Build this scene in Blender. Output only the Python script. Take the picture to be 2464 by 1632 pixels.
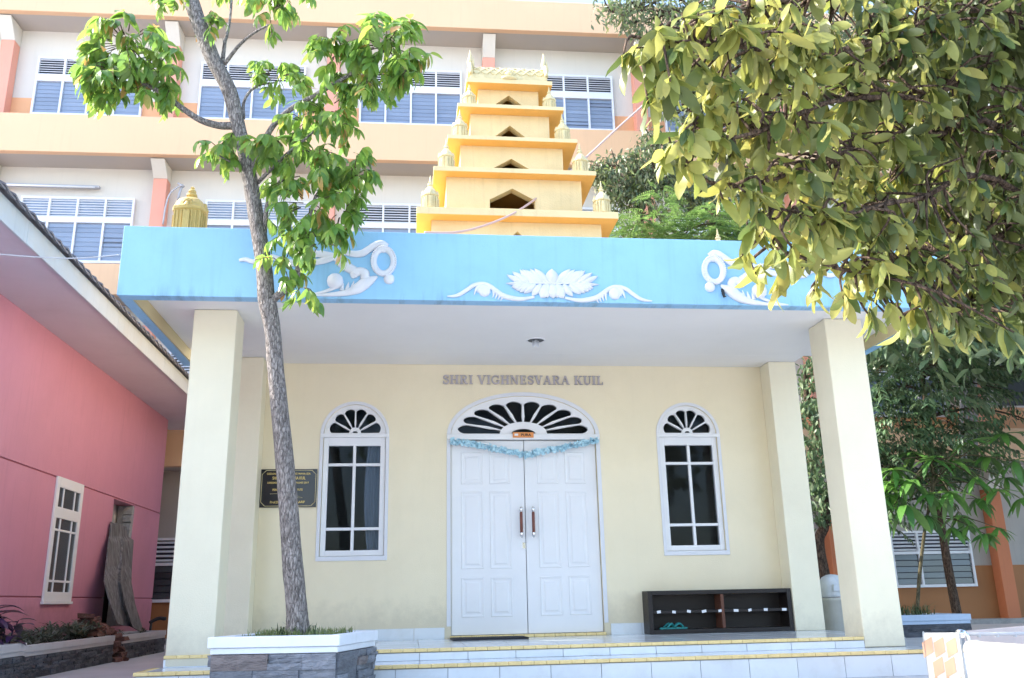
import bpy, bmesh, math, random
import numpy as np
from mathutils import Vector, Matrix
from mathutils.geometry import tessellate_polygon

for o in list(bpy.data.objects):
    bpy.data.objects.remove(o)
SC = bpy.context.scene
COL = SC.collection

# ------------------------------------------------------------------ camera
CAM = np.array([-1.31, -10.28, 0.70])
YAW, PIT, ROL, FPX = math.radians(6.688), math.radians(16.370), math.radians(-1.232), 2134.4
def cam_matrix():
    f = np.array([math.sin(YAW)*math.cos(PIT), math.cos(YAW)*math.cos(PIT), math.sin(PIT)])
    r = np.array([math.cos(YAW), -math.sin(YAW), 0.0]); u = np.cross(r, f)
    c, s = math.cos(ROL), math.sin(ROL)
    return np.array([c*r+s*u, -s*r+c*u, f])
RM = cam_matrix()
cam = bpy.data.cameras.new('camera'); camo = bpy.data.objects.new('camera', cam); COL.objects.link(camo)
cam.sensor_width = 36.0; cam.sensor_fit = 'HORIZONTAL'; cam.lens = FPX/2464*36.0
cam.clip_start = 0.05; cam.clip_end = 2000
M = Matrix.Identity(4)
for i in range(3):
    M[i][0], M[i][1], M[i][2] = RM[0][i], RM[1][i], -RM[2][i]
    M[i][3] = CAM[i]
camo.matrix_world = M
SC.camera = camo

# ------------------------------------------------------------------ light
SUN = Vector((-1.10, 0.22, 0.90)).normalized()
el = math.asin(SUN.z); az = math.atan2(SUN.x, SUN.y)
w = bpy.data.worlds.new('World'); SC.world = w; w.use_nodes = True
nt = w.node_tree; nt.nodes.clear()
sky = nt.nodes.new('ShaderNodeTexSky'); sky.sky_type = 'NISHITA'; sky.sun_disc = False
sky.sun_elevation = el; sky.sun_rotation = az; sky.air_density = 1.0; sky.dust_density = 2.5; sky.ozone_density = 1.0
bg = nt.nodes.new('ShaderNodeBackground'); bg.inputs['Strength'].default_value = 0.15
wo = nt.nodes.new('ShaderNodeOutputWorld')
nt.links.new(sky.outputs[0], bg.inputs[0]); nt.links.new(bg.outputs[0], wo.inputs[0])
sl = bpy.data.lights.new('sun', 'SUN'); sl.energy = 2.5; sl.angle = math.radians(0.6); sl.color = (1.0, 0.95, 0.86)
so = bpy.data.objects.new('sun', sl); COL.objects.link(so)
so.rotation_euler = SUN.to_track_quat('Z', 'Y').to_euler(); so.location = (-20, 10, 30)
SC.view_settings.view_transform = 'Standard'; SC.view_settings.look = 'None'
SC.view_settings.gamma = 1.0; SC.view_settings.use_curve_mapping = False
SC.view_settings.exposure = 2.32
SC.cycles.max_bounces = 8; SC.cycles.diffuse_bounces = 5; SC.cycles.transparent_max_bounces = 12
SC.cycles.caustics_reflective = False; SC.cycles.caustics_refractive = False

# photograph pixel (2464 x 1632) -> point of the scene on a plane: used to read real positions off the picture
def ray(px, py):
    return RM.T @ np.array([(px-1232)/FPX, -(py-816)/FPX, 1.0])
def on_y(px, py, y): d = ray(px, py); return CAM+d*((y-CAM[1])/d[1])
def on_x(px, py, x): d = ray(px, py); return CAM+d*((x-CAM[0])/d[0])
def on_z(px, py, z): d = ray(px, py); return CAM+d*((z-CAM[2])/d[2])
def at_d(px, py, dist): d = ray(px, py); return CAM+d*dist

# ------------------------------------------------------------------ materials
def _p(nt, name, **kw):
    n = nt.nodes.new(name)
    for k, v in kw.items():
        setattr(n, k, v)
    return n
def mat(name, col, rough=0.6, var=0.08, scale=3.0, bump=0.0, bscale=60.0, streak=0.0, spec=0.4, metal=0.0, dirt=None, objvar=0.0, stretch=None, coat=0.0, edge=None, base=None):
    """painted / mineral surface: base colour with large soft blotches, optional vertical streaks, fine bump."""
    m = bpy.data.materials.new(name); m.use_nodes = True
    nt = m.node_tree; b = nt.nodes['Principled BSDF']; L = nt.links.new
    b.inputs['Roughness'].default_value = rough; b.inputs['Metallic'].default_value = metal
    b.inputs['Specular IOR Level'].default_value = spec
    if coat: b.inputs['Coat Weight'].default_value = coat
    tc = _p(nt, 'ShaderNodeNewGeometry'); vec = tc.outputs['Position']
    if stretch:
        mp = _p(nt, 'ShaderNodeMapping'); mp.inputs['Scale'].default_value = stretch
        L(vec, mp.inputs[0]); vec = mp.outputs[0]
    n1 = _p(nt, 'ShaderNodeTexNoise'); n1.inputs['Scale'].default_value = scale; n1.inputs['Detail'].default_value = 6
    n1.inputs['Roughness'].default_value = 0.6
    L(vec, n1.inputs['Vector'])
    hsv = _p(nt, 'ShaderNodeHueSaturation'); hsv.inputs['Color'].default_value = (*col, 1)
    mr = _p(nt, 'ShaderNodeMapRange'); mr.inputs[1].default_value = 0.25; mr.inputs[2].default_value = 0.75
    mr.inputs[3].default_value = 1-var; mr.inputs[4].default_value = 1+var*0.7
    L(n1.outputs[0], mr.inputs[0])
    val = mr.outputs[0]
    if objvar:
        oi = _p(nt, 'ShaderNodeObjectInfo'); m2 = _p(nt, 'ShaderNodeMapRange')
        m2.inputs[3].default_value = 1-objvar; m2.inputs[4].default_value = 1+objvar
        L(oi.outputs['Random'], m2.inputs[0])
        mu = _p(nt, 'ShaderNodeMath', operation='MULTIPLY'); L(val, mu.inputs[0]); L(m2.outputs[0], mu.inputs[1]); val = mu.outputs[0]
    if streak:
        mp2 = _p(nt, 'ShaderNodeMapping'); mp2.inputs['Scale'].default_value = (9, 9, 0.45)
        L(tc.outputs['Position'], mp2.inputs[0])
        n2 = _p(nt, 'ShaderNodeTexNoise'); n2.inputs['Scale'].default_value = 1.6; n2.inputs['Detail'].default_value = 5
        L(mp2.outputs[0], n2.inputs['Vector'])
        m3 = _p(nt, 'ShaderNodeMapRange'); m3.inputs[1].default_value = 0.56; m3.inputs[2].default_value = 0.78
        m3.inputs[3].default_value = 1.0; m3.inputs[4].default_value = 1-streak
        L(n2.outputs[0], m3.inputs[0])
        mu = _p(nt, 'ShaderNodeMath', operation='MULTIPLY'); L(val, mu.inputs[0]); L(m3.outputs[0], mu.inputs[1]); val = mu.outputs[0]
    L(val, hsv.inputs['Value'])
    out = hsv.outputs[0]
    if dirt:   # (colour, amount, scale)
        n4 = _p(nt, 'ShaderNodeTexNoise'); n4.inputs['Scale'].default_value = dirt[2]; n4.inputs['Detail'].default_value = 9
        n4.inputs['Roughness'].default_value = 0.7
        L(vec, n4.inputs['Vector'])
        m4 = _p(nt, 'ShaderNodeMapRange'); m4.inputs[1].default_value = 0.48; m4.inputs[2].default_value = 0.74
        m4.inputs[4].default_value = dirt[1]
        L(n4.outputs[0], m4.inputs[0])
        mx = _p(nt, 'ShaderNodeMix', data_type='RGBA'); L(m4.outputs[0], mx.inputs[0]); L(out, mx.inputs[6])
        mx.inputs[7].default_value = (*dirt[0], 1); out = mx.outputs[2]
    if base:    # splash dirt above the ground: (z low, z high, colour, amount)
        sb = _p(nt, 'ShaderNodeSeparateXYZ'); L(tc.outputs['Position'], sb.inputs[0])
        nb = _p(nt, 'ShaderNodeTexNoise'); nb.inputs['Scale'].default_value = 5.0; nb.inputs['Detail'].default_value = 8; nb.inputs['Roughness'].default_value = 0.7; L(tc.outputs['Position'], nb.inputs['Vector'])
        g1 = _p(nt, 'ShaderNodeMapRange'); g1.inputs[1].default_value = base[1]; g1.inputs[2].default_value = base[0]; g1.inputs[3].default_value = -0.25; g1.inputs[4].default_value = 0.55; L(sb.outputs['Z'], g1.inputs[0])
        ad = _p(nt, 'ShaderNodeMath', operation='ADD'); L(g1.outputs[0], ad.inputs[0]); L(nb.outputs[0], ad.inputs[1])
        g2 = _p(nt, 'ShaderNodeMapRange'); g2.inputs[1].default_value = 0.55; g2.inputs[2].default_value = 1.0; g2.inputs[4].default_value = base[3]; L(ad.outputs[0], g2.inputs[0])
        mx = _p(nt, 'ShaderNodeMix', data_type='RGBA'); L(g2.outputs[0], mx.inputs[0]); L(out, mx.inputs[6]); mx.inputs[7].default_value = (*base[2], 1); out = mx.outputs[2]
    if edge:    # run-off stains hanging from the upper rim and gathered along the lower edge: (z low, z high)
        sx = _p(nt, 'ShaderNodeSeparateXYZ'); L(tc.outputs['Position'], sx.inputs[0])
        mpe = _p(nt, 'ShaderNodeMapping'); mpe.inputs['Scale'].default_value = (4, 1, 0.5); L(tc.outputs['Position'], mpe.inputs[0])
        ne = _p(nt, 'ShaderNodeTexNoise'); ne.inputs['Scale'].default_value = 2.2; ne.inputs['Detail'].default_value = 7; ne.inputs['Roughness'].default_value = 0.7; L(mpe.outputs[0], ne.inputs['Vector'])
        for za, zb_, lo in ((edge[0]+0.12, edge[0], 0.50), (edge[1]-0.16, edge[1], 0.60)):
            g1 = _p(nt, 'ShaderNodeMapRange'); g1.inputs[1].default_value = za; g1.inputs[2].default_value = zb_; L(sx.outputs['Z'], g1.inputs[0])
            g2 = _p(nt, 'ShaderNodeMapRange'); g2.inputs[1].default_value = lo; g2.inputs[2].default_value = lo+0.22; g2.inputs[4].default_value = 0.6 if za > zb_ else 0.35; L(ne.outputs[0], g2.inputs[0])
            gm = _p(nt, 'ShaderNodeMath', operation='MULTIPLY'); L(g1.outputs[0], gm.inputs[0]); L(g2.outputs[0], gm.inputs[1])
            mx = _p(nt, 'ShaderNodeMix', data_type='RGBA'); L(gm.outputs[0], mx.inputs[0]); L(out, mx.inputs[6]); mx.inputs[7].default_value = (0.10, 0.15, 0.20, 1); out = mx.outputs[2]
    L(out, b.inputs['Base Color'])
    if bump:
        n3 = _p(nt, 'ShaderNodeTexNoise'); n3.inputs['Scale'].default_value = bscale; n3.inputs['Detail'].default_value = 5
        L(vec, n3.inputs['Vector'])
        bp = _p(nt, 'ShaderNodeBump'); bp.inputs['Strength'].default_value = bump; bp.inputs['Distance'].default_value = 0.02
        L(n3.outputs[0], bp.inputs['Height']); L(bp.outputs[0], b.inputs['Normal'])
    return m

def leafmat(name, cols, rough=0.38, trans=0.45, sat=1.0):
    """cols: list of (position, colour): the ramp is driven by a per-face attribute or the object's random number"""
    m = bpy.data.materials.new(name); m.use_nodes = True
    nt = m.node_tree; L = nt.links.new; b = nt.nodes['Principled BSDF']; out = nt.nodes['Material Output']
    at = _p(nt, 'ShaderNodeAttribute', attribute_name='var'); oi = _p(nt, 'ShaderNodeObjectInfo')
    ge = _p(nt, 'ShaderNodeNewGeometry')
    ad = _p(nt, 'ShaderNodeMath', operation='ADD'); L(at.outputs['Fac'], ad.inputs[0]); L(oi.outputs['Random'], ad.inputs[1])
    fr = _p(nt, 'ShaderNodeMath', operation='FRACT'); L(ad.outputs[0], fr.inputs[0])
    cr = _p(nt, 'ShaderNodeValToRGB'); L(fr.outputs[0], cr.inputs[0])
    e = cr.color_ramp.elements
    while len(e) > 1: e.remove(e[0])
    e[0].position = cols[0][0]; e[0].color = (*cols[0][1], 1)
    for p, c in cols[1:]:
        k = e.new(p); k.color = (*c, 1)
    no = _p(nt, 'ShaderNodeTexNoise'); no.inputs['Scale'].default_value = 35; L(ge.outputs['Position'], no.inputs['Vector'])
    mr = _p(nt, 'ShaderNodeMapRange'); mr.inputs[3].default_value = 0.82; mr.inputs[4].default_value = 1.18; L(no.outputs[0], mr.inputs[0])
    hs = _p(nt, 'ShaderNodeHueSaturation'); hs.inputs['Saturation'].default_value = sat; L(cr.outputs[0], hs.inputs['Color']); L(mr.outputs[0], hs.inputs['Value'])
    # the underside of a leaf is paler and duller than its glossy face
    un = _p(nt, 'ShaderNodeMix', data_type='RGBA'); un.inputs[7].default_value = (0.30, 0.33, 0.17, 1)
    bf = _p(nt, 'ShaderNodeMath', operation='MULTIPLY'); bf.inputs[1].default_value = 0.28; L(ge.outputs['Backfacing'], bf.inputs[0])
    L(bf.outputs[0], un.inputs[0]); L(hs.outputs[0], un.inputs[6])
    L(un.outputs[2], b.inputs['Base Color'])
    b.inputs['Roughness'].default_value = rough; b.inputs['Specular IOR Level'].default_value = 0.45
    tr = _p(nt, 'ShaderNodeBsdfTranslucent')
    h2 = _p(nt, 'ShaderNodeHueSaturation'); h2.inputs['Saturation'].default_value = 1.0; h2.inputs['Value'].default_value = 1.55; h2.inputs['Hue'].default_value = 0.488
    L(hs.outputs[0], h2.inputs['Color']); L(h2.outputs[0], tr.inputs['Color'])
    mx = _p(nt, 'ShaderNodeMixShader'); mx.inputs[0].default_value = trans
    L(b.outputs[0], mx.inputs[1]); L(tr.outputs[0], mx.inputs[2]); L(mx.outputs[0], out.inputs['Surface'])
    return m

def barkmat(name, c1, c2, scale=9.0, zs=0.22, bump=1.0):
    m = bpy.data.materials.new(name); m.use_nodes = True
    nt = m.node_tree; L = nt.links.new; b = nt.nodes['Principled BSDF']; b.inputs['Roughness'].default_value = 0.9
    b.inputs['Specular IOR Level'].default_value = 0.15
    g = _p(nt, 'ShaderNodeNewGeometry'); mp = _p(nt, 'ShaderNodeMapping'); mp.inputs['Scale'].default_value = (scale, scale, scale*zs)
    L(g.outputs['Position'], mp.inputs[0])
    n = _p(nt, 'ShaderNodeTexNoise'); n.inputs['Scale'].default_value = 4; n.inputs['Detail'].default_value = 9; n.inputs['Roughness'].default_value = 0.72
    L(mp.outputs[0], n.inputs['Vector'])
    v = _p(nt, 'ShaderNodeTexVoronoi', feature='DISTANCE_TO_EDGE'); v.inputs['Scale'].default_value = 5.5
    n0 = _p(nt, 'ShaderNodeTexNoise'); n0.inputs['Scale'].default_value = 2.5; L(mp.outputs[0], n0.inputs['Vector'])
    mxv = _p(nt, 'ShaderNodeMix', data_type='RGBA'); mxv.inputs[0].default_value = 0.25; L(mp.outputs[0], mxv.inputs[6]); L(n0.outputs[1], mxv.inputs[7])
    L(mxv.outputs[2], v.inputs['Vector'])
    cr = _p(nt, 'ShaderNodeValToRGB'); L(n.outputs[0], cr.inputs[0])
    cr.color_ramp.elements[0].position = 0.42; cr.color_ramp.elements[0].color = (*c1, 1)
    cr.color_ramp.elements[1].position = 0.60; cr.color_ramp.elements[1].color = (*c2, 1)
    mr = _p(nt, 'ShaderNodeMapRange'); mr.inputs[2].default_value = 0.12; mr.inputs[3].default_value = 0.35; L(v.outputs[0], mr.inputs[0])
    mu = _p(nt, 'ShaderNodeMix', data_type='RGBA', blend_type='MULTIPLY'); mu.inputs[0].default_value = 0.6
    L(cr.outputs[0], mu.inputs[6]); L(mr.outputs[0], mu.inputs[7]); L(mu.outputs[2], b.inputs['Base Color'])
    bp = _p(nt, 'ShaderNodeBump'); bp.inputs['Strength'].default_value = bump; bp.inputs['Distance'].default_value = 0.012
    ad = _p(nt, 'ShaderNodeMath', operation='ADD'); L(mr.outputs[0], ad.inputs[0]); L(n.outputs[0], ad.inputs[1])
    L(ad.outputs[0], bp.inputs['Height']); L(bp.outputs[0], b.inputs['Normal'])
    return m

def glassmat(name, tint, refl=0.25, rough=0.03):
    m = bpy.data.materials.new(name); m.use_nodes = True
    nt = m.node_tree; L = nt.links.new; nt.nodes.remove(nt.nodes['Principled BSDF']); out = nt.nodes['Material Output']
    t = _p(nt, 'ShaderNodeBsdfTransparent'); t.inputs[0].default_value = (*tint, 1)
    g = _p(nt, 'ShaderNodeBsdfGlossy'); g.inputs['Roughness'].default_value = rough; g.inputs[0].default_value = (0.9, 0.95, 1, 1)
    f = _p(nt, 'ShaderNodeLayerWeight'); f.inputs[0].default_value = refl
    mx = _p(nt, 'ShaderNodeMixShader'); L(f.outputs['Fresnel'], mx.inputs[0]); L(t.outputs[0], mx.inputs[1]); L(g.outputs[0], mx.inputs[2])
    L(mx.outputs[0], out.inputs['Surface'])
    return m

MT = dict(
 cream=mat('cream_paint', (0.81, 0.72, 0.52), 0.6, 0.05, 1.2, 0.12, 90, 0.02, dirt=((0.62, 0.52, 0.33), 0.20, 1.1), base=(0.42, 0.95, (0.42, 0.37, 0.28), 0.40)),
 creamcol=mat('column_paint', (0.80, 0.74, 0.56), 0.6, 0.05, 1.5, 0.12, 90, 0.02, dirt=((0.62, 0.54, 0.38), 0.20, 1.3), base=(0.20, 0.75, (0.40, 0.36, 0.28), 0.45)),
 tan=mat('tan_paint', (0.62, 0.53, 0.30), 0.6, 0.06, 2),
 soffit=mat('soffit_paint', (0.82, 0.81, 0.79), 0.7, 0.04, 1.2, 0.05, 60),
 blue=mat('sky_blue_paint', (0.285, 0.54, 0.77), 0.5, 0.10, 1.3, 0.12, 70, 0.10, dirt=((0.20, 0.38, 0.52), 0.22, 2.2), edge=(3.29, 3.94)),
 relief=mat('white_relief_paint', (0.70, 0.71, 0.76), 0.5, 0.05, 6, 0.1, 80, dirt=((0.42, 0.45, 0.50), 0.3, 7)),
 orange=mat('orange_paint', (0.78, 0.42, 0.11), 0.6, 0.08, 2.2, 0.1, 60, 0.05),
 gold=mat('gold_yellow_paint', (0.72, 0.57, 0.31), 0.55, 0.10, 2.2, 0.2, 60, 0.12, dirt=((0.60, 0.46, 0.20), 0.30, 3.0)),
 goldfin=mat('old_gold_paint', (0.52, 0.38, 0.13), 0.45, 0.12, 6, 0.25, 50, 0.1, dirt=((0.30, 0.21, 0.07), 0.5, 9.0)),
 goldpale=mat('pale_gold_paint', (0.62, 0.53, 0.30), 0.5, 0.12, 6, 0.25, 50, 0.1, dirt=((0.42, 0.32, 0.12), 0.5, 9.0)),
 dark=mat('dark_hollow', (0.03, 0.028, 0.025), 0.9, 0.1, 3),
 white=mat('white_gloss_paint', (0.765, 0.77, 0.785), 0.42, 0.03, 3, 0.05, 120),
 casing=mat('pale_lavender_casing', (0.69, 0.70, 0.735), 0.5, 0.04, 3, 0.05, 90),
 tile=mat('white_floor_tile', (0.66, 0.70, 0.73), 0.14, 0.04, 3, 0.0, 60, 0, 0.5, objvar=0.05, dirt=((0.42, 0.40, 0.36), 0.30, 4)),
 grout=mat('grey_grout', (0.33, 0.33, 0.33), 0.9, 0.1, 8),
 nosing=mat('yellow_nosing_tile', (0.80, 0.61, 0.28), 0.25, 0.14, 7, dirt=((0.40, 0.28, 0.12), 0.35, 11)),
 nosingedge=mat('pale_nosing_tile', (0.80, 0.64, 0.28), 0.25, 0.1, 9),
 wood=mat('dark_brown_wood', (0.016, 0.011, 0.010), 0.45, 0.3, 3, 0.2, 40, stretch=(1, 8, 8)),
 woodred=mat('red_brown_wood', (0.13, 0.05, 0.03), 0.5, 0.3, 6, 0.2, 40, stretch=(8, 8, 1)),
 paper=mat('white_paper', (0.75, 0.76, 0.78), 0.8, 0.1, 20),
 teal=mat('teal_rubber', (0.02, 0.22, 0.22), 0.5, 0.2, 20),
 chrome=mat('chrome', (0.72, 0.72, 0.72), 0.16, 0.05, 6, metal=1.0),
 brownleather=mat('brown_grip', (0.16, 0.045, 0.03), 0.35, 0.2, 20),
 black=mat('black_stone', (0.016, 0.016, 0.022), 0.18, 0.1, 6, spec=0.5),
 goldtext=mat('gold_lettering', (0.62, 0.45, 0.15), 0.35, 0.1, 9, metal=0.4),
 silver=mat('silver_letter', (0.46, 0.42, 0.44), 0.4, 0.1, 20, metal=0.35),
 orangesign=mat('orange_sign', (0.72, 0.28, 0.09), 0.4, 0.06, 9),
 ink=mat('dark_ink', (0.03, 0.025, 0.02), 0.6, 0.05, 9),
 ribbon=mat('pale_blue_ribbon', (0.50, 0.74, 0.84), 0.4, 0.16, 60, 0.0, 60),
 ribbonw=mat('white_ribbon', (0.80, 0.82, 0.84), 0.5, 0.05, 30),
 curtain=mat('grey_blue_curtain', (0.27, 0.30, 0.34), 0.8, 0.12, 5, stretch=(12, 1, 0.4)),
 interior=mat('interior_wall', (0.36, 0.35, 0.33), 0.9, 0.1, 2),
 pink=mat('pink_paint', (0.58, 0.245, 0.335), 0.55, 0.07, 1.1, 0.15, 60, 0.10, dirt=((0.47, 0.20, 0.26), 0.35, 1.2), base=(0.30, 1.0, (0.30, 0.13, 0.15), 0.55)),
 pinkd=mat('pink_groove', (0.42, 0.13, 0.17), 0.7, 0.06, 2),
 eave=mat('eave_board', (0.62, 0.58, 0.64), 0.7, 0.06, 1.0, 0.06, 50, 0, dirt=((0.42, 0.36, 0.40), 0.25, 1.4)),
 fasc=mat('grey_fascia_board', (0.50, 0.54, 0.58), 0.6, 0.10, 1.5, 0.1, 40, 0.12, dirt=((0.55, 0.48, 0.38), 0.4, 1.0)),
 rooftile=mat('grey_roof_tile', (0.20, 0.19, 0.21), 0.8, 0.25, 6, 0.4, 40),
 plank=mat('weathered_grey_timber', (0.22, 0.215, 0.22), 0.85, 0.85, 2, 0.8, 14, stretch=(14, 14, 0.7), dirt=((0.06, 0.06, 0.06), 0.75, 1.2)),
 cement=mat('raw_cement', (0.36, 0.36, 0.36), 0.9, 0.25, 4, 0.5, 30, dirt=((0.15, 0.15, 0.15), 0.5, 5)),
 brickred=mat('red_clay_brick', (0.12, 0.052, 0.040), 0.9, 0.35, 14, 0.6, 50, objvar=0.35, dirt=((0.40, 0.26, 0.20), 0.5, 16)),
 cap=mat('white_planter_cap', (0.70, 0.74, 0.80), 0.5, 0.05, 3, 0.08, 70, 0.06, dirt=((0.5, 0.5, 0.5), 0.15, 5)),
 cappale=mat('grey_planter_cap', (0.52, 0.52, 0.54), 0.6, 0.1, 3, 0.1, 60, 0.1),
 capblue=mat('blue_grey_planter_cap', (0.42, 0.52, 0.66), 0.55, 0.06, 3, 0.08, 60, 0.08),
 mortar=mat('dark_mortar', (0.05, 0.052, 0.06), 0.95, 0.2, 10),
 stone=mat('slate_grey_stone', (0.20, 0.215, 0.245), 0.78, 0.40, 7, 0.9, 26, objvar=0.30, stretch=(1, 1, 3.2), dirt=((0.10, 0.10, 0.12), 0.5, 9)),
 stonered=mat('rust_tinted_stone', (0.225, 0.195, 0.19), 0.8, 0.40, 7, 0.9, 26, objvar=0.22, stretch=(1, 1, 3.2), dirt=((0.15, 0.12, 0.13), 0.5, 9)),
 stoned=mat('dark_slate_stone', (0.075, 0.080, 0.095), 0.8, 0.45, 8, 0.9, 26, objvar=0.4, stretch=(1, 1, 3.0), dirt=((0.16, 0.15, 0.14), 0.4, 8)),
 soil=mat('soil', (0.05, 0.038, 0.028), 1.0, 0.4, 15, 0.8, 40),
 ground=mat('courtyard_concrete', (0.46, 0.465, 0.48), 0.85, 0.14, 0.9, 0.25, 45, 0, dirt=((0.28, 0.28, 0.27), 0.35, 2.0)),
 bband=mat('peach_paint', (0.74, 0.485, 0.30), 0.65, 0.05, 0.5, 0.1, 40, 0.05, dirt=((0.74, 0.50, 0.33), 0.2, 0.7)),
 bwall=mat('off_white_wall', (0.67, 0.64, 0.58), 0.7, 0.04, 0.8, 0.08, 40, 0.04),
 bwall_shade=mat('shade_toned_lower_wall', (0.40, 0.385, 0.36), 0.75, 0.08, 0.8, 0.1, 40, 0.08),  # wall colour darkened to imitate shade under the trees
 bpillar_shade=mat('shade_toned_pillar', (0.52, 0.18, 0.08), 0.65, 0.08, 0.8, 0.1, 40, 0.08),  # salmon pillar with the ground floor's shade put into its colour
 bsoffit=mat('grey_brown_soffit', (0.44, 0.40, 0.37), 0.75, 0.05, 0.8),
 bpillar=mat('salmon_pillar_paint', (0.74, 0.34, 0.25), 0.65, 0.06, 0.8, 0.1, 40, 0.06),
 wainscot=mat('orange_wainscot_paint', (0.78, 0.42, 0.22), 0.65, 0.06, 0.7, 0.1, 40, 0.05),
 wainscot_shade=mat('shade_toned_ochre_wainscot', (0.36, 0.16, 0.06), 0.65, 0.08, 0.7, 0.1, 40, 0.05),  # ochre deepened to stand for tree shade on the lowest storey
 frame=mat('white_window_frame', (0.74, 0.77, 0.82), 0.45, 0.04, 4),
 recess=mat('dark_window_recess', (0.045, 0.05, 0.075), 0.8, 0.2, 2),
 recessb=mat('pale_blue_window_recess', (0.42, 0.54, 0.72), 0.4, 0.15, 2),
 blade=mat('blue_grey_louvre_glass', (0.22, 0.275, 0.37), 0.16, 0.12, 0.9, spec=0.8, objvar=0.10),
 bladedk=mat('dark_louvre_glass', (0.06, 0.075, 0.085), 0.12, 0.2, 1.5, spec=0.7, objvar=0.4),
 glass=glassmat('window_glass', (0.78, 0.82, 0.86), 0.15),
 cable=mat('pinkish_cable', (0.55, 0.38, 0.34), 0.6, 0.06, 3),
 wire=mat('grey_wire', (0.45, 0.46, 0.50), 0.6, 0.06, 3),
 plastic=mat('pale_grey_plastic', (0.60, 0.63, 0.66), 0.45, 0.08, 4, 0.1, 40, 0.15, dirt=((0.30, 0.30, 0.30), 0.45, 7)),
 binbody=mat('beige_grey_plastic', (0.56, 0.55, 0.50), 0.5, 0.1, 4, 0.1, 40, 0.15, dirt=((0.35, 0.34, 0.30), 0.3, 7)),
 rubber=mat('black_rubber', (0.025, 0.025, 0.03), 0.7, 0.2, 30, 0.3, 90),
 barrier=mat('white_fibreglass', (0.50, 0.485, 0.46), 0.35, 0.03, 2, 0.05, 30, dirt=((0.6, 0.58, 0.55), 0.15, 4)),
 barrierin=mat('pinkish_board', (0.56, 0.46, 0.44), 0.6, 0.1, 3, 0.1, 40),
 reflector=mat('orange_sticker', (0.46, 0.27, 0.18), 0.35, 0.06, 6),
 slot=mat('warm_grey_slot', (0.36, 0.27, 0.23), 0.6, 0.05, 5),
 bark=barkmat('grey_bark', (0.17, 0.15, 0.14), (0.40, 0.365, 0.34), 14.0, 0.28, 1.0),
 barkd=barkmat('brown_bark', (0.05, 0.035, 0.028), (0.17, 0.12, 0.09), 12.0, 0.3, 0.8),
 barkt=barkmat('olive_bark', (0.07, 0.06, 0.035), (0.18, 0.15, 0.09), 14.0, 0.3, 0.5),
 panelgrey=mat('dark_grey_panel', (0.10, 0.11, 0.12), 0.6, 0.1, 1),
 corr=mat('grey_pipe', (0.30, 0.30, 0.31), 0.6, 0.2, 5),
)
MT['leaf_near'] = leafmat('broad_leaf', [(0.0, (0.15, 0.19, 0.040)), (0.22, (0.24, 0.265, 0.065)), (0.45, (0.34, 0.34, 0.10)), (0.62, (0.17, 0.21, 0.050)), (0.78, (0.37, 0.33, 0.075)), (0.90, (0.07, 0.12, 0.032)), (1.0, (0.10, 0.15, 0.035))], 0.42, 0.42)
MT['leaf_shaded'] = leafmat('shade_darkened_leaf', [(0.0, (0.045, 0.075, 0.020)), (0.35, (0.08, 0.105, 0.024)), (0.65, (0.12, 0.14, 0.032)), (0.85, (0.03, 0.065, 0.022)), (1.0, (0.09, 0.115, 0.028))], 0.46, 0.32)  # mature leaf green, made darker to imitate the crown's inner shade
MT['leaf_bright'] = leafmat('fresh_green_leaf', [(0.0, (0.13, 0.25, 0.045)), (0.3, (0.19, 0.33, 0.06)), (0.6, (0.10, 0.22, 0.05)), (0.88, (0.26, 0.37, 0.07)), (0.955, (0.24, 0.32, 0.05)), (0.97, (0.50, 0.30, 0.10)), (0.985, (0.48, 0.28, 0.10)), (1.0, (0.12, 0.24, 0.04))], 0.30, 0.52)
MT['leaf_mango'] = leafmat('narrow_green_leaf', [(0.0, (0.05, 0.15, 0.035)), (0.35, (0.11, 0.26, 0.05)), (0.7, (0.06, 0.17, 0.04)), (1.0, (0.15, 0.30, 0.06))], 0.4, 0.35)
MT['leaf_dark'] = leafmat('dark_bluish_leaf', [(0.0, (0.06, 0.11, 0.058)), (0.4, (0.105, 0.165, 0.088)), (0.75, (0.08, 0.155, 0.06)), (1.0, (0.15, 0.20, 0.11))], 0.42, 0.2)
MT['leaf_grey'] = leafmat('dull_grey_green_leaf', [(0.0, (0.070, 0.105, 0.060)), (0.4, (0.12, 0.145, 0.080)), (0.75, (0.060, 0.105, 0.055)), (0.92, (0.15, 0.23, 0.06)), (1.0, (0.17, 0.14, 0.09))], 0.45, 0.3)
MT['leaf_feather'] = leafmat('feathery_light_green_leaf', [(0.0, (0.10, 0.20, 0.05)), (0.5, (0.14, 0.25, 0.065)), (0.8, (0.07, 0.15, 0.04)), (1.0, (0.20, 0.30, 0.10))], 0.5, 0.4)
MT['leaf_purple'] = leafmat('purple_leaf', [(0.0, (0.045, 0.022, 0.065)), (0.6, (0.075, 0.035, 0.10)), (1.0, (0.03, 0.02, 0.05))], 0.4, 0.15)
MT['leaf_dusty'] = leafmat('dusty_grey_green_leaf', [(0.0, (0.10, 0.125, 0.095)), (0.5, (0.15, 0.17, 0.135)), (1.0, (0.07, 0.10, 0.07))], 0.6, 0.15)
MT['grass'] = leafmat('short_grass', [(0.0, (0.12, 0.18, 0.055)), (0.5, (0.17, 0.23, 0.08)), (1.0, (0.25, 0.27, 0.13))], 0.55, 0.3)
MT['grassd'] = leafmat('dark_grass', [(0.0, (0.03, 0.06, 0.025)), (0.5, (0.05, 0.09, 0.035)), (1.0, (0.08, 0.11, 0.05))], 0.55, 0.2)

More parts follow.
